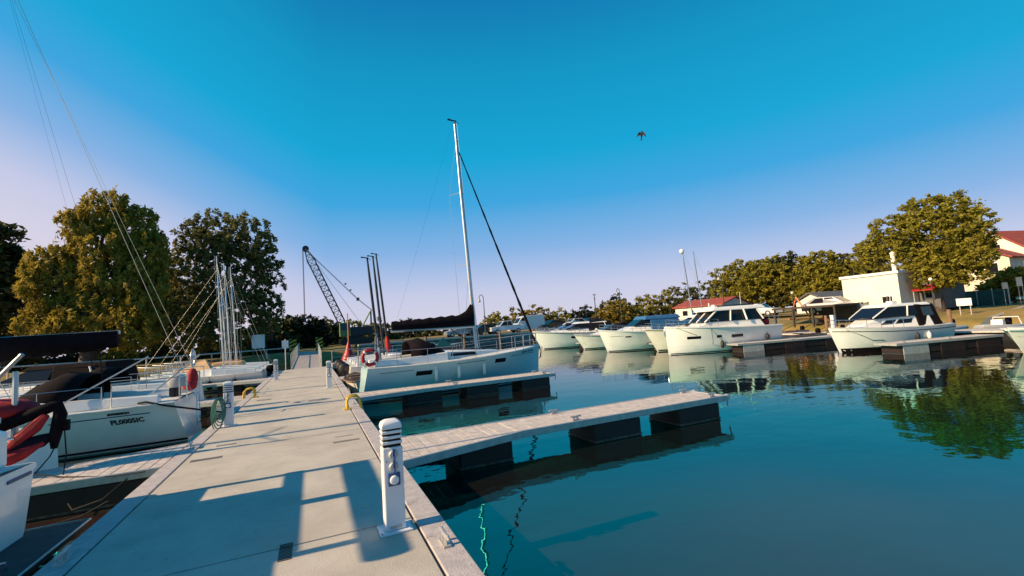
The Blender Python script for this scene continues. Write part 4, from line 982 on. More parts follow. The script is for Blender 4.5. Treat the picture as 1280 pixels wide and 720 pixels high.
def ball_lamp(label, px, pyt, X):
    p = onX(px, pyt, X); z = ground_z(X, p.y)
    t = thing('globe_lamp', label, 'lamp post', (X, p.y, z), 0, 'globe lamps on the bank')
    MB().tube([(0, 0, 0), (0, 0, p.z-z-.15)], [.05, .03], 8).build('post', 'craned', t); MB().ell((0, 0, p.z-z), (.12, .12, .12), 12, 8).build('globe', 'lampg', t, smooth=True)
ball_lamp('lamp post with white globe in front of the big round tree', 1163, 349, 40.5)
ball_lamp('lamp post with white globe in front of the white gabled house', 990, 366, 44)
ball_lamp('lamp post with white globe left of the white hall', 1066, 332, 46)
def pole(name, label, cat, px, pyb, pyt, Y, r=.09):
    b = onY(px, pyb, Y); tpz = onY(px, pyt, Y).z; z = 1.3 if Y > 57 and b.x > 5 else ground_z(b.x, Y)
    t = thing(name, label, cat, (b.x, Y, z)); MB().tube([(0, 0, 0), (0, 0, tpz-z)], [r, r*.5], 8).build('post', 'craned', t)
    c = MB(); c.box((0, 0, tpz-z-.2), (.7, .08, .08)); c.box((0, 0, tpz-z-.9), (.5, .08, .06)); c.build('cross_arm', 'craned', t)
pole('utility_pole', 'tall dark utility pole behind the far cruisers', 'utility pole', 745, 395, 367, 66, .12)

# ------------------------------------------------------------------ crane
cx, cy = 5.2, 64.0
cr_ = thing('lattice_crane', 'old green crawler crane with dark lattice boom beyond the gangway', 'crane', (cx, cy, 1.3))
foot = Vector((-1.0, 0, 1.7)); 
tipw = onY(382, 312, cy); tip = Vector((tipw.x-cx, 0, tipw.z-1.3))
c = MB(); dirv = (tip-foot); Lb = dirv.length; u = dirv.normalized(); side = Vector((0, 1, 0)); nn = u.cross(side)
def ch(k, f_): 
    w = .42 if .12 < f_ < .85 else (.42*(f_/.12) if f_ <= .12 else .42*(1-f_)/.15+.12)
    w = max(.1, w); sgn = [(-1, -1), (1, -1), (1, 1), (-1, 1)][k]; return foot+u*(Lb*f_)+side*sgn[0]*w+nn*sgn[1]*w
n = 16
for k in range(4):
    for i in range(n): c.bar(ch(k, i/n), ch(k, (i+1)/n), .06, 5)
for i in range(n):
    for k in range(4): c.bar(ch(k, i/n), ch((k+1) % 4, (i+1)/n), .03, 4); c.bar(ch(k, i/n), ch((k+1) % 4, i/n), .03, 4)
c.build('lattice_boom', 'craned', cr_)
c = MB(); c.lathe(tip+Vector((0, -.2, .1)), [(.1, 0), (.4, .02), (.4, .1), (.3, .2), (.4, .3), (.4, .38), (.1, .4)], 14, 'y'); c.build('sheave', 'craned', cr_)
c = MB(); top = Vector((2.2, 0, 4.4))
for yy in (-.35, .35): c.bar(tip+Vector((0, yy, 0)), top+Vector((-1.6, yy, 1.6)), .03, 5); c.bar(top+Vector((-1.6, yy, 1.6)), top+Vector((.2, yy, 0)), .03, 5)
c.bar(tip+Vector((.1, 0, 0)), Vector((1.2, 0, 2.2)), .025, 4); c.build('pendant_line', 'galv', cr_)
c = MB(); b_ = top+Vector((-1.6, 0, 1.6)); c.box(b_, (.3, 1.0, .35)); c.box(b_+Vector((-.9, 0, 1.25)), (.2, .9, .12)); c.box(b_+Vector((-1.5, 0, 2.1)), (.2, .9, .12)); c.build('bridle_block', 'craned', cr_)
c = MB(); hk = onY(383, 398, cy); c.bar(tip+Vector((-.38, 0, 0)), Vector((tip.x-.38, 0, hk.z-1.3)), .03, 5); c.bar(tip+Vector((-.30, 0, 0)), Vector((tip.x-.3, 0, hk.z-1.3)), .03, 5); c.box((tip.x-.34, 0, hk.z-1.5), (.3, .25, .6)); c.build('hoist_line', 'craned', cr_)
c = MB(); c.lo(-.5, 2.2, -1.1, 1.1, 1.1, 2.3); c.build('machinery_house', 'craned', cr_, bevel=.06)
c = MB(); c.lo(-1.9, -.6, -1.45, -.45, 1.1, 2.9); co = c.build('cab', 'craneg', cr_, bevel=.06); MB().lo(-1.8, -.75, -1.48, -1.44, 1.9, 2.75).build('cab_window', 'cglass', co)
c = MB(); 
for sx in (1.2, 2.2): c.bar((sx, -.5, 2.6), (2.2, -.4, 4.4), .06, 5); c.bar((sx, .5, 2.6), (2.2, .4, 4.4), .06, 5)
c.build('gantry', 'craneg', cr_)
for yy in (-1.2, 1.2):
    c = MB(); c.prism([(-1.9, .3), (-1.6, 0), (1.9, 0), (2.2, .3), (2.2, .6), (1.9, .85), (-1.6, .85), (-1.9, .6)], 'y', yy-.3, yy+.3); c.build('crawler_track', 'rubber', cr_)
c = MB(); c.lo(-.9, .9, -.9, .9, .4, 1.12); c.build('undercarriage', 'craned', cr_)
# red nun buoy / cone with pole stored on the landing
by = thing('red_buoy', 'red cone buoy with a tall pole standing on the landing stage', 'buoy', (0, 0, 0))
p = onY(436, 441, 34); by.location = (p.x, 34, .5)
MB().lathe((0, 0, 0), [(.2, 0), (.55, .1), (.5, .3), (.28, .7), (.12, 1.2), (.05, 1.4)], 14).build('float', 'redp', by, smooth=True); MB().bar((0, 0, 1.3), (0, 0, 3.4), .04).build('pole', 'orange', by)
# sign by the gangway
sg = thing('post_sign', 'small white sign on a thin post left of the gangway', 'sign', (0, 0, 0)); p = onY(357, 448, 36); sg.location = (p.x, 36, .3)
MB().bar((0, 0, -.5), (0, 0, 2.1), .04).build('post', 'galv', sg); MB().box((0, -.05, 1.75), (.42, .02, .5)).build('board', 'sign', sg)
sg = thing('notice_board', 'pale notice board under the dark trees left of the gangway', 'notice board', (0, 0, 0)); p = onY(323, 430, 50); sg.location = (p.x, 50, ground_z(p.x, 50))
MB().box((0, 0, 1.6), (1.1, .06, 1.3)).build('board', 'sign', sg); MB().bar((-.45, .03, 0), (-.45, .03, 1.1), .04).build('post', 'wood', sg); MB().bar((.45, .03, 0), (.45, .03, 1.1), .04).build('post', 'wood', sg)
# left bank rail fence
fn = thing('rail_fence', 'low pale rail fence along the grass of the left bank', 'fence', (0, 0, 0)); c = MB()
P = [Vector((x, y_, 0)) for x, y_ in ((-26, 40.5), (-19, 42.5), (-12, 44.8), (-6, 48.0), (-2, 51))]
for a, b in zip(P[:-1], P[1:]):
    n = int((b-a).length/2.2)
    for i in range(n): q = a.lerp(b, i/n); z = ground_z(q.x, q.y); MB().bar(q+Vector((0, 0, z-.2)), q+Vector((0, 0, z+.95)), .05).build('post', 'plank', fn)
    za, zb_ = ground_z(a.x, a.y), ground_z(b.x, b.y); c.bar(a+Vector((0, -.06, za+.9)), b+Vector((0, -.06, zb_+.9)), .06)
c.build('rail', 'plank', fn)

# ------------------------------------------------------------------ buildings
def house(name, label, c0, rz, W, D, h, rh, wall, roof, wins, z, eave=.3, group=None, ridge='x', chimney=None):
    t = thing(name, label, 'building', (c0[0], c0[1], z), rz, group)
    b = MB()
    if rh > 0:
        if ridge == 'x': b.loft([[(-W/2, -D/2, 0), (-W/2, D/2, 0), (-W/2, D/2, h), (-W/2, 0, h+rh), (-W/2, -D/2, h)], [(W/2, -D/2, 0), (W/2, D/2, 0), (W/2, D/2, h), (W/2, 0, h+rh), (W/2, -D/2, h)]])
        else: b.loft([[(-W/2, -D/2, 0), (W/2, -D/2, 0), (W/2, -D/2, h), (0, -D/2, h+rh), (-W/2, -D/2, h)], [(-W/2, D/2, 0), (W/2, D/2, 0), (W/2, D/2, h), (0, D/2, h+rh), (-W/2, D/2, h)]])
    else: b.lo(-W/2, W/2, -D/2, D/2, 0, h)
    b.build('wall', wall, t)
    if rh > 0:
        r = MB(); th = .16
        if ridge == 'x':
            for sd in (1, -1):
                y0, z0 = sd*(D/2+eave), h-eave*rh/(D/2); n_ = .02
                r.loft([[(x, sd*-.0, h+rh+n_), (x, y0, z0+n_), (x, y0, z0+th), (x, 0, h+rh+th)] for x in (-W/2-eave, W/2+eave)])
        else:
            for sd in (1, -1):
                x0, z0 = sd*(W/2+eave), h-eave*rh/(W/2); n_ = .02
                r.loft([[(0, y_, h+rh+n_), (x0, y_, z0+n_), (x0, y_, z0+th), (0, y_, h+rh+th)] for y_ in (-D/2-eave, D/2+eave)])
        ro = r.build('roof', roof, t)
        if chimney: MB().lo(chimney[0]-.3, chimney[0]+.3, chimney[1]-.3, chimney[1]+.3, h+rh*.3, h+rh+.9).build('chimney', wall, ro)
    else:
        r = MB(); r.lo(-W/2-.12, W/2+.12, -D/2-.12, D/2+.12, h+.003, h+.22); r.build('roof', roof, t)
    for (face, u, zz, ww, hh) in wins:
        f = MB(); g_ = MB()
        if face == 'f': f.lo(u-ww/2-.07, u+ww/2+.07, -D/2-.05, -D/2+.02, zz-.07, zz+hh+.07); g_.lo(u-ww/2, u+ww/2, -D/2-.06, -D/2-.03, zz, zz+hh)
        else: f.lo(-W/2-.05, -W/2+.02, u-ww/2-.07, u+ww/2+.07, zz-.07, zz+hh+.07); g_.lo(-W/2-.06, -W/2-.03, u-ww/2, u+ww/2, zz, zz+hh)
        fo = f.build('window', 'sign', t); g_.build('pane', 'glass', fo)
    return t
# white hall  (front faces the water: -x)
p = onX(1086, 375, 50)
house('white_hall', 'large plain white hall with flat roof behind the raked cruiser', (46.0, 22.6), 0, 6, 4.2, 3.35, 0, 'plaster', 'sign', [('l', -1.40, 1.05, .30, .5), ('l', -1.02, 1.05, .30, .5)], ground_z(44, 22.6)-.05)
fl_ = thing('flue_pipe', 'pale vent stack rising above the white hall roof', 'chimney', (44.6, 21.4, ground_z(44, 22.6)+3.5)); MB().bar((0, 0, .0), (0, 0, 1.5), .16, 10).build('pipe', 'sign', fl_); MB().lathe((0, 0, 1.53), [(.2, 0), (.2, .05), (.05, .2)], 10).build('cowl', 'sign', fl_)
house('hall_annex', 'small dark annex right of the white hall', (47.6, 19.75), 0, 4, 1.3, 2.2, .4, 'roofg', 'roofg', [('l', 0, .9, .5, .7)], 1.25)
aw = thing('red_awning', 'red awning between the white hall and the big round tree', 'awning', (44.2, 19.6, 1.2)); c = MB(); c.prism([(0, 1.55), (1.3, 1.95), (1.3, 2.02), (0, 1.62)], 'y', -.7, .7); c.build('canopy', 'red', aw); MB().bar((.1, -.6, 0), (.1, -.6, 1.57), .035).build('post', 'galv', aw); MB().bar((.1, .6, 0), (.1, .6, 1.57), .035).build('post', 'galv', aw)
# small gabled house
p = onX(1020, 378, 52)
house('gabled_house', 'small white gabled house with grey roof in front of the tree row', (54, p.y), R(-8), 4.6, 4.0, 1.35, .85, 'plaster', 'roofg', [('l', -.9, .45, .5, .6), ('l', .7, .45, .5, .6)], 1.35, ridge='x')
# red roofed building
p = onY(848, 392, 52)
house('red_roofed_building', 'low white building with red tiled roof behind the blue topped cruiser', (52, 47.5), R(10), 6.5, 7.2, 2.0, .85, 'plaster', 'roofr', [('l', -1.5, .8, .5, .7), ('l', -.7, .8, .5, .7), ('l', 2.0, .8, .8, .7)], 1.2, ridge='y')
# shelter
sh = thing('flat_shelter', 'dark flat roofed shelter with timber posts between the cruisers', 'shelter', (0, 0, 0)); p = onX(1035, 400, 38); sh.location = (38, p.y, ground_z(38, p.y))
MB().lo(-1.6, 1.6, -1.6, 3.6, 1.52, 1.68).build('roof', 'dwood', sh); 
for yy in (-1.5, .2, 1.8, 3.4): MB().box((-1.5, yy, .76), (.12, .12, 1.515)).build('post', 'dwood', sh)
c = MB(); MB().lo(1.3, 1.4, -1.5, 1.2, 0, 1.51).build('back_panel', 'dwood', sh)
# houses at right
p = onX(1215, 360, 62)
house('cream_house', 'cream house with red roof half hidden by the big round tree', (66, 23.6), R(3), 9, 6.4, 4.2, 1.7, 'plaster2', 'roofr', [('l', -1.9, 2.6, .9, 1.1), ('l', 1.9, 2.6, .9, 1.1), ('f', -1, 2.6, .9, 1.1)], 1.4, ridge='x', chimney=(-1, 1.5))
house('red_roofed_house', 'white house with steep red roof and dormer at the right edge', (72, 22.3), R(-10), 9, 6.6, 4.5, 2.7, 'plaster', 'roofr', [('l', -1.3, 2.7, .9, 1.1), ('l', 1.2, 2.7, .9, 1.1), ('l', 0, 4.8, 1.0, 1.0), ('f', -2.5, 3.0, .9, 1.1), ('f', .5, 3.0, .9, 1.1)], 1.5, ridge='x', chimney=(1, -1))
hd = MB(); rings = []
nf = thing('netting_fence', 'dark green netting fence behind the lawn under the big round tree', 'fence', (0, 0, 0))
a = onX(1120, 372, 53); b = onX(1262, 368, 53); zz = ground_z(53, 16)
c = MB(); c.lo(52.97, 53.03, b.y, a.y, zz-.2, zz+1.35); c.build('netting', 'hedgeg', nf)
for i in range(9): q = b.y+(a.y-b.y)*i/8; MB().bar((52.9, q, zz-.3), (52.9, q, zz+1.5), .04).build('post', 'galv', nf)
# lawn things
def board(name, label, cat, px, py, X, w, h, up, group=None):
    p = onX(px, py, X); z = ground_z(X, p.y); t = thing(name, label, cat, (X, p.y, z), 0, group)
    MB().box((0, 0, p.z-z), (.06, w, h)).build('board', 'sign', t)
    for s_ in (-1, 1): MB().bar((.05, s_*w*.35, -.1), (.05, s_*w*.35, max(.05, p.z-z)), .03).build('post', 'galv', t)
board('white_board', 'white board standing on the lawn below the big round tree', 'sign', 1205, 377.5, 41, .8, .5, .5)
board('small_sign', 'small white sign on a post in front of the cream house', 'sign', 1256, 357, 50, .32, .5, 1.4)
board('small_sign', 'small white sign on a post nearest the right edge of the photo', 'sign', 1274, 352, 50, .32, .7, 1.4)
pa = MB(); rings = []
for (px, py) in ((1120, 404), (1160, 400), (1200, 393), (1240, 388), (1280, 382.5), (1320, 378)):
    a = at(px, py, 1.1); 
    q = Vector((a.x-SC.x, a.y-SC.y)).normalized()*.7
    zz = max(ground_z(a.x, a.y), ground_z(a.x-q.x, a.y-q.y), ground_z(a.x+q.x, a.y+q.y))+.07
    rings.append([(a.x-q.x, a.y-q.y, zz), (a.x+q.x, a.y+q.y, zz)])
pa.loft(rings, False, False); tag(pa.build('path', 'pathm'), kind='structure')

# ------------------------------------------------------------------ trees
def crown(blobs, n, size, droop=0., seed=1, gap=.42, inner=.25):
    g = np.random.default_rng(seed); vol = np.array([b[3]*b[4]*b[5] for b in blobs])**.7; vol /= vol.sum()
    # clumps first, then leaves round each clump
    nc = max(20, n//26); C = []
    for b, v in zip(blobs, vol):
        m = int(round(nc*v))+1; d = g.normal(size=(m, 3)); d /= np.linalg.norm(d, axis=1)[:, None]
        r = np.where(g.random(m) < inner, g.random(m)**.5*.8, .78+.28*g.random(m))
        C.append(np.array(b[:3])+d*r[:, None]*np.array(b[3:6]))
    C = np.concatenate(C); m = len(C); per = n//m+1
    cs = g.uniform(.5, 1.15, m)*gap*4.2*size
    P = np.repeat(C, per, 0)+g.normal(size=(m*per, 3))*np.repeat(cs, per)[:, None]*np.array([.6-.42*droop, .6-.42*droop, .42+1.3*droop])
    P[:, 2] -= droop*np.abs(g.normal(size=len(P)))*size*3
    k = len(P); a = g.normal(size=(k, 3)); a[:, 2] = a[:, 2]*.6-droop*2.2; a /= np.linalg.norm(a, axis=1)[:, None]
    b = np.cross(a, g.normal(size=(k, 3))); b /= np.linalg.norm(b, axis=1)[:, None]
    s = size*g.uniform(.45, 1.55, k)[:, None]; ln = 1.0+.9*droop
    V = np.stack([P-a*s*ln, P+b*s*.5, P+a*s*ln, P-b*s*.5], 1).reshape(-1, 3)
    return V, np.arange(len(V)).reshape(-1, 4)
def tree(name, label, x, y, blobs, n, size, lm, trunk_r, trunk_h, droop=0., seed=1, limbs=7, group=None, cat='tree', gap=.42, inner=.25, dz=0.):
    z = ground_z(x, y)+dz; t = thing(name, label, cat, (x, y, z), 0, group)
    V, Fq = crown(blobs, n, size, droop, seed, gap, inner)
    me = bpy.data.meshes.new('crown'); me.from_pydata(V.tolist(), [], Fq.tolist()); me.materials.append(M[lm]); o = bpy.data.objects.new('crown', me); col.objects.link(o); o.parent = t
    b = MB(); rnd = random.Random(seed)
    b.tube([(0, 0, -.3), (.03, 0, trunk_h*.3), (rnd.uniform(-.1, .1), rnd.uniform(-.1, .1), trunk_h), (rnd.uniform(-.3, .3), rnd.uniform(-.3, .3), trunk_h*1.5)], [trunk_r*1.3, trunk_r, trunk_r*.8, trunk_r*.4], 10)
    for i in range(limbs):
        bl = blobs[i % len(blobs)]; e = Vector(bl[:3])+Vector((rnd.uniform(-.5, .5)*bl[3], rnd.uniform(-.5, .5)*bl[4], rnd.uniform(-.2, .5)*bl[5])); s_ = Vector((0, 0, trunk_h*rnd.uniform(.7, 1.2)))
        mid = s_.lerp(e, .5)+Vector((0, 0, -.1*(e-s_).length*.5)); b.tube([s_, mid, e], [trunk_r*.5, trunk_r*.28, trunk_r*.08], 6)
    b.build('trunk', 'bark', t, smooth=True)
    return t
def blobs_px(x, Yd, pts, depth=.8, mode='Y'):
    """crown lobes from picture outline: (px, py, radius px horizontally, vertically) at a given distance, local to the tree base"""
    out = []
    zb = ground_z(x[0], x[1])
    for (px, py, rx, ry) in pts:
        c = onY(px, py, Yd) if mode == 'Y' else onX(px, py, Yd); e = onY(px+rx, py, Yd) if mode == 'Y' else onX(px+rx, py, Yd); v = onY(px, py-ry, Yd) if mode == 'Y' else onX(px, py-ry, Yd)
        r = (e-c).length; rz = (v-c).length
        j = random.uniform(-.35, .35)*r
        if mode == 'Y': out.append((c.x-x[0], j, c.z-zb, r, r*depth, rz))
        else: out.append((j, c.y-x[1], c.z-zb, r*depth, r, rz))
    return out
# left willow
b = onY(110, 440, 49); X0 = (b.x, 49)
tree('willow_tree', 'large spreading willow on the left bank, yellow leaves lit on its left side', X0[0], 49, blobs_px(X0, 49, [(130, 262, 36, 26), (98, 282, 24, 20), (165, 285, 34, 32), (182, 318, 30, 34), (128, 312, 40, 32), (66, 330, 36, 26), (42, 352, 24, 22), (92, 350, 38, 30), (130, 362, 40, 36), (178, 362, 36, 38), (60, 388, 32, 20), (105, 398, 42, 24), (165, 408, 44, 26), (40, 408, 26, 10), (72, 412, 30, 10)]), 56000, .14, 'leafw', .55, 4.5, .42, 3, 13, inner=.22)
b = onY(285, 440, 52); X0 = (b.x, 52)
tree('broadleaf_tree', 'tall dark rounded tree between the willow and the crane', X0[0], 52, blobs_px(X0, 52, [(270, 295, 40, 32), (305, 305, 40, 36), (240, 300, 24, 26), (330, 345, 26, 40), (285, 350, 50, 45), (240, 355, 40, 45), (300, 400, 48, 38), (245, 405, 42, 34), (335, 390, 20, 24)]), 46000, .14, 'leafm', .5, 4.5, .1, 5, 12, inner=.22)
b = onY(5, 440, 56); X0 = (b.x, 56)
tree('broadleaf_tree', 'dark tree at the left edge behind the willow', X0[0], 56, blobs_px(X0, 56, [(5, 320, 34, 38), (20, 350, 26, 36), (0, 390, 50, 44), (-30, 345, 40, 50)]), 13000, .26, 'leafd', .45, 4, 0, 8, 6)
b = onY(205, 440, 60); X0 = (b.x, 60)
tree('broadleaf_tree', 'grey green tree filling the gap between the willow and the tall rounded tree', X0[0], 60, blobs_px(X0, 60, [(205, 345, 26, 34), (200, 390, 40, 38), (225, 400, 36, 34)]), 13000, .22, 'leafm', .45, 4, 0, 9, 5, inner=.5)
k = 0
for (px, pt, r, Y, lm, lbl) in ((330, 400, 22, 66, 'leafd', 'dark low tree right of the tall rounded tree'), (352, 396, 20, 70, 'leafd', 'dark low tree left above the gangway'), (385, 394, 22, 72, 'leafn', 'dark low tree straight above the gangway'), (408, 398, 20, 78, 'leafd', 'dark low tree behind the crane boom foot'), (440, 402, 24, 84, 'leafo', 'olive tree behind the crane house'), (475, 400, 22, 90, 'leafd', 'dark tree behind the three small masts'), (510, 400, 22, 96, 'leafn', 'dark far tree above the sail bag end'), (545, 402, 22, 96, 'leafd', 'dark far tree above the middle of the sail bag'), (580, 402, 20, 96, 'leafd', 'dark far tree behind the tall mast foot'),
                           (260, 425, 30, 58, 'leafd', 'dark undergrowth bush below the tall rounded tree'), (300, 425, 26, 58, 'leafd', 'dark undergrowth bush left of the notice board'), (340, 428, 22, 60, 'leafn', 'dark undergrowth bush right of the notice board'), (150, 430, 34, 58, 'leafo', 'olive undergrowth bush below the willow'), (90, 432, 36, 58, 'leafn', 'dark undergrowth bush left below the willow'), (30, 434, 40, 58, 'leafd', 'dark undergrowth bush at the left edge'), (205, 428, 30, 58, 'leafm', 'grey green bush between willow and rounded tree')):
    b = onY(px, 430, Y); X0 = (b.x, Y); k += 1
    tree('broadleaf_tree' if 'bush' not in lbl else 'bush', lbl, b.x, Y, blobs_px(X0, Y, [(px, pt+r*.8, r, r*.85), (px-r*.5, pt+r*1.3, r*.8, r), (px+r*.5, pt+r*1.4, r*.85, r)]), 6500, .24, lm, .25, 2, 0, 20+k, 4, 'dark trees along the left bank', inner=.5, cat='tree' if 'bush' not in lbl else 'bush')
# far tree line in the middle and right
for (px, pt, r, Y, lm, lbl) in ((622, 392, 14, 100, 'leafo', 'small olive tree right of the quay lamp'), (648, 386, 18, 105, 'leafy', 'yellow green tree behind the white van'), (672, 383, 16, 105, 'leafy', 'yellow green tree right of the furled headsail'), (697, 388, 18, 110, 'leafo', 'olive tree behind the farthest cruisers'), (722, 386, 13, 110, 'leafn', 'dark pointed tree left of the utility pole'), (736, 384, 12, 112, 'leafn', 'dark pointed tree at the utility pole'), (755, 384, 13, 112, 'leafn', 'dark pointed tree right of the utility pole'), (776, 374, 19, 86, 'leafy', 'yellow bushy tree behind the second street lamp'), (772, 370, 15, 96, 'leafn', 'dark tree top behind the yellow bushy tree'), (812, 368, 22, 92, 'leafo', 'olive tree left above the red roof'), (838, 364, 20, 90, 'leafo', 'olive tree above the red roof'), (862, 358, 22, 86, 'leafd', 'dark tree behind the two far masts'), (886, 352, 20, 84, 'leafd', 'dark tree right of the two far masts')):
    r *= 1.2; b = onY(px, 395, Y); X0 = (b.x, Y); k += 1
    pine = lm == 'leafn'
    bl = blobs_px(X0, Y, [(px, pt+r*.8, r*(.5 if pine else .8), r*.9), (px-r*.75, pt+r*1.3, r*.85, r*.9), (px+r*.75, pt+r*1.35, r*.9, r*.9), (px, pt+r*2, r*1.3, r)])
    tree('pine_tree' if pine else 'broadleaf_tree', lbl, b.x, Y, bl, 8500, .33, lm, .25, 2, 0, 50+k, 4, 'trees behind the quay', inner=.4)
# right tree row
for i, (px, pt, r, X, lm, lbl) in enumerate(((925, 325, 30, 66, 'leafo', 'olive rounded tree at the left end of the right hand row'), (960, 318, 28, 68, 'leafo', 'olive tree second in the right hand row'), (992, 317, 28, 70, 'leafd', 'dark green tree third in the right hand row'), (1025, 314, 28, 68, 'leafo', 'olive tree above the white gabled house'), (1052, 318, 24, 70, 'leafd', 'dark green tree between the gabled house and the white hall'), (1085, 322, 20, 74, 'leafd', 'dark tree behind the white hall'), (1075, 345, 20, 78, 'leafd', 'low dark tree behind the left corner of the white hall'))):
    b = onX(px, 372, X); X0 = (X, b.y)
    bl = blobs_px(X0, X, [(px, pt+r*.7, r*.75, r*.7), (px-r*.5, pt+r*1.0, r*.7, r*.75), (px+r*.5, pt+r*1.1, r*.7, r*.75), (px-r*.3, pt+r*1.7, r*.9, r*.7), (px+r*.4, pt+r*1.7, r*.8, r*.7)], mode='X')
    tree('broadleaf_tree', lbl, X, b.y, bl, 14000, .22, lm, .3, 2.2, 0, 80+i, 5, 'tree row behind the right bank', inner=.35)
b = onX(1172, 372, 46); X0 = (46, b.y)
tree('round_tree', 'big solitary round tree on the lawn in front of the houses', 46, b.y, blobs_px(X0, 46, [(1150, 268, 34, 24), (1185, 266, 36, 25), (1215, 285, 32, 30), (1120, 295, 32, 28), (1160, 300, 44, 34), (1205, 310, 40, 32), (1098, 312, 26, 18), (1084, 326, 22, 14), (1140, 326, 36, 24), (1175, 338, 46, 26), (1215, 325, 30, 26)], mode='X'), 46000, .12, 'leafo', .42, 2.0, 0, 33, 16, inner=.18)
for (px, py, X, r, lbl) in ((1268, 352, 56, 20, 'green bushy tree in front of the red roofed house'), (1245, 362, 56, 16, 'green shrub right of the big round tree'), (1300, 350, 58, 22, 'green bushy tree just beyond the right edge')):
    b = onX(px, 372, X); X0 = (X, b.y); k += 1
    tree('bush', lbl, X, b.y, blobs_px(X0, X, [(px, py, r, r*.8), (px-r*.6, py+4, r*.6, r*.6), (px+r*.5, py+5, r*.7, r*.6)], mode='X'), 4500, .2, 'leafo', .12, .8, 0, 120+k, 4, 'bushes in front of the houses', cat='bush')

# ------------------------------------------------------------------ gull
p = onY(802, 168, 16)
gu = thing('flying_gull', 'dark grey gull with raised wings flying high above the water', 'bird', p, R(25)); gu.rotation_euler = (R(100), R(10), R(-50)); gu.scale = (.5, .72, .6)
c = MB(); rings = []
for (x, r) in ((-.26, .015), (-.18, .06), (-.05, .105), (.08, .10), (.16, .07), (.22, .06), (.26, .02)): rings.append([(0*x, x, 0) if False else (r*math.cos(a), x, r*math.sin(a)*.9) for a in [2*math.pi*k_/10 for k_ in range(10)]])
c.loft(rings); c.build('body', 'feather', gu, smooth=True)
for sd in (1, -1):
    w = MB(); sec = [(0.04, .12, -.08, .0), (.18, .15, -.06, .09), (.32, .06, -.14, .12), (.42, -.12, -.20, .10)]
    top = [[(sd*x, a, z+.008), (sd*x, b_, z+.004), (sd*x, b_, z-.004), (sd*x, a, z-.008)] for x, a, b_, z in sec]
    w.loft(top); w.build('wing', 'feather', gu)
w = MB(); w.prism([(-.05, -.24), (.05, -.24), (.08, -.38), (-.08, -.38)], 'z', -.006, .006); w.build('tail', 'feather', gu)
w = MB(); w.bar((0, .25, 0), (0, .31, -.01), .012, 6, .003); w.build('beak', 'yellow', gu)

# ------------------------------------------------------------------ light
EL, AZ = R(27), R(-88)        # sun stands left of the pier, a little ahead
EXPO = .6
w = bpy.data.worlds.new('World'); sc.world = w; w.use_nodes = True
nt = w.node_tree; N = nt.nodes; Lk = nt.links; bg = N['Background']
sky = N.new('ShaderNodeTexSky'); sky.sky_type = 'NISHITA'; sky.sun_disc = False; sky.sun_elevation = EL; sky.sun_rotation = AZ % (2*math.pi); sky.dust_density = .6; sky.ozone_density = 2.5
tc = N.new('ShaderNodeTexCoord'); sp = N.new('ShaderNodeSeparateXYZ'); Lk.new(tc.outputs['Generated'], sp.inputs[0])
dt = N.new('ShaderNodeVectorMath'); dt.operation = 'DOT_PRODUCT'; Lk.new(tc.outputs['Generated'], dt.inputs[0]); dt.inputs[1].default_value = (math.sin(AZ), math.cos(AZ), 0)
mxm = N.new('ShaderNodeMath'); mxm.operation = 'MAXIMUM'; Lk.new(dt.outputs['Value'], mxm.inputs[0]); mxm.inputs[1].default_value = 0
gm = N.new('ShaderNodeMath'); gm.operation = 'MULTIPLY'; Lk.new(mxm.outputs[0], gm.inputs[0]); gm.inputs[1].default_value = .46
gc = N.new('ShaderNodeMath'); gc.operation = 'MINIMUM'; Lk.new(gm.outputs[0], gc.inputs[0]); gc.inputs[1].default_value = .21
sb_ = N.new('ShaderNodeMath'); sb_.operation = 'SUBTRACT'; Lk.new(sp.outputs['Z'], sb_.inputs[0]); Lk.new(gc.outputs[0], sb_.inputs[1])
rp = N.new('ShaderNodeValToRGB'); e = rp.color_ramp.elements; g_ = 2**-EXPO
stops = [(0.0, (.69, .65, .78)), (.08, (.57, .60, .80)), (.17, (.24, .45, .78)), (.27, (.045, .38, .74)), (.36, (.003, .38, .68)), (.5, (.002, .31, .56)), (.62, (.003, .19, .45)), (1.0, (.003, .15, .36))]
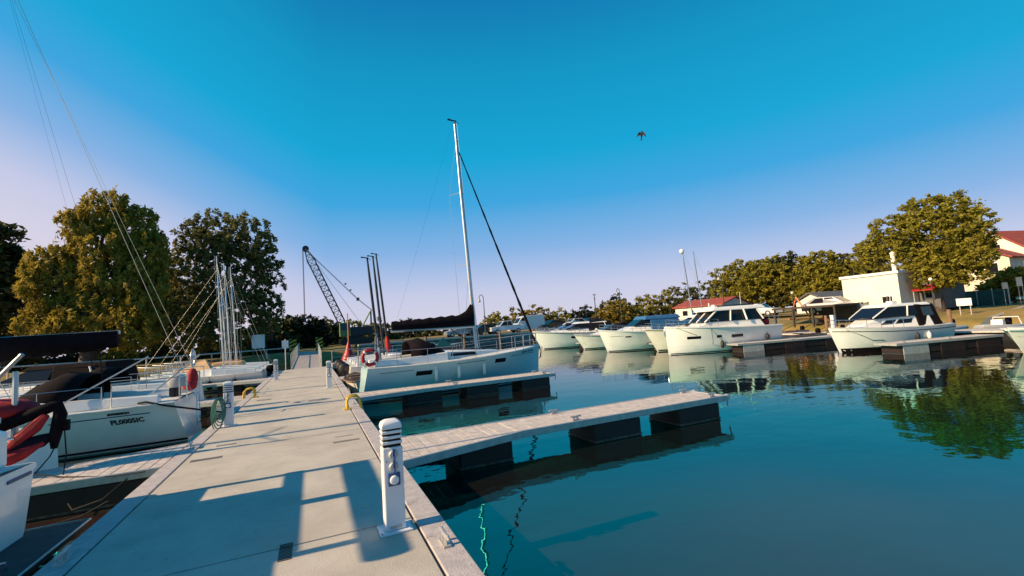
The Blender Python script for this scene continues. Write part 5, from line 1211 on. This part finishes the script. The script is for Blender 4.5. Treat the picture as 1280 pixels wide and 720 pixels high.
e[0].position = 0; e[0].color = (*[q*g_ for q in stops[0][1]], 1); e[1].position = 1; e[1].color = (*[q*g_ for q in stops[-1][1]], 1)
for pz, cc in stops[1:-1]: ne = e.new(pz); ne.color = (*[q*g_ for q in cc], 1)
d2 = N.new('ShaderNodeVectorMath'); d2.operation = 'DOT_PRODUCT'; Lk.new(tc.outputs['Generated'], d2.inputs[0]); d2.inputs[1].default_value = (.12, -.99, 0)  # unseen sky behind the camera pushed to teal, added to tint the shade
m2 = N.new('ShaderNodeMath'); m2.operation = 'MAXIMUM'; Lk.new(d2.outputs['Value'], m2.inputs[0]); m2.inputs[1].default_value = 0
a2 = N.new('ShaderNodeMath'); a2.operation = 'MULTIPLY_ADD'; Lk.new(m2.outputs[0], a2.inputs[0]); a2.inputs[1].default_value = .34; Lk.new(sb_.outputs[0], a2.inputs[2])
Lk.new(a2.outputs[0], rp.inputs['Fac'])
ST = .1
s1 = N.new('ShaderNodeVectorMath'); s1.operation = 'SCALE'; s1.inputs['Scale'].default_value = 1/ST; Lk.new(rp.outputs['Color'], s1.inputs[0])
mxc = N.new('ShaderNodeMix'); mxc.data_type = 'RGBA'; mxc.inputs['Factor'].default_value = .96
Lk.new(sky.outputs[0], mxc.inputs['A']); Lk.new(s1.outputs[0], mxc.inputs['B']); Lk.new(mxc.outputs['Result'], bg.inputs['Color']); bg.inputs['Strength'].default_value = ST
sl = bpy.data.lights.new('sun', 'SUN'); sl.energy = 5.0; sl.angle = R(.5); sl.color = (1, .73, .43)
so = bpy.data.objects.new('sun', sl); col.objects.link(so)
sd = Vector((math.sin(AZ)*math.cos(EL), math.cos(AZ)*math.cos(EL), math.sin(EL))); so.rotation_euler = (-sd).to_track_quat('-Z', 'Y').to_euler(); so.location = sd*60

vs = sc.view_settings; vs.view_transform = 'Standard'; vs.look = 'None'; vs.gamma = 1; vs.exposure = EXPO; vs.use_curve_mapping = False
sc.render.engine = 'CYCLES'
try:
    sc.cycles.max_bounces = 6; sc.cycles.sample_clamp_indirect = 4; sc.cycles.use_denoising = True
except Exception: pass
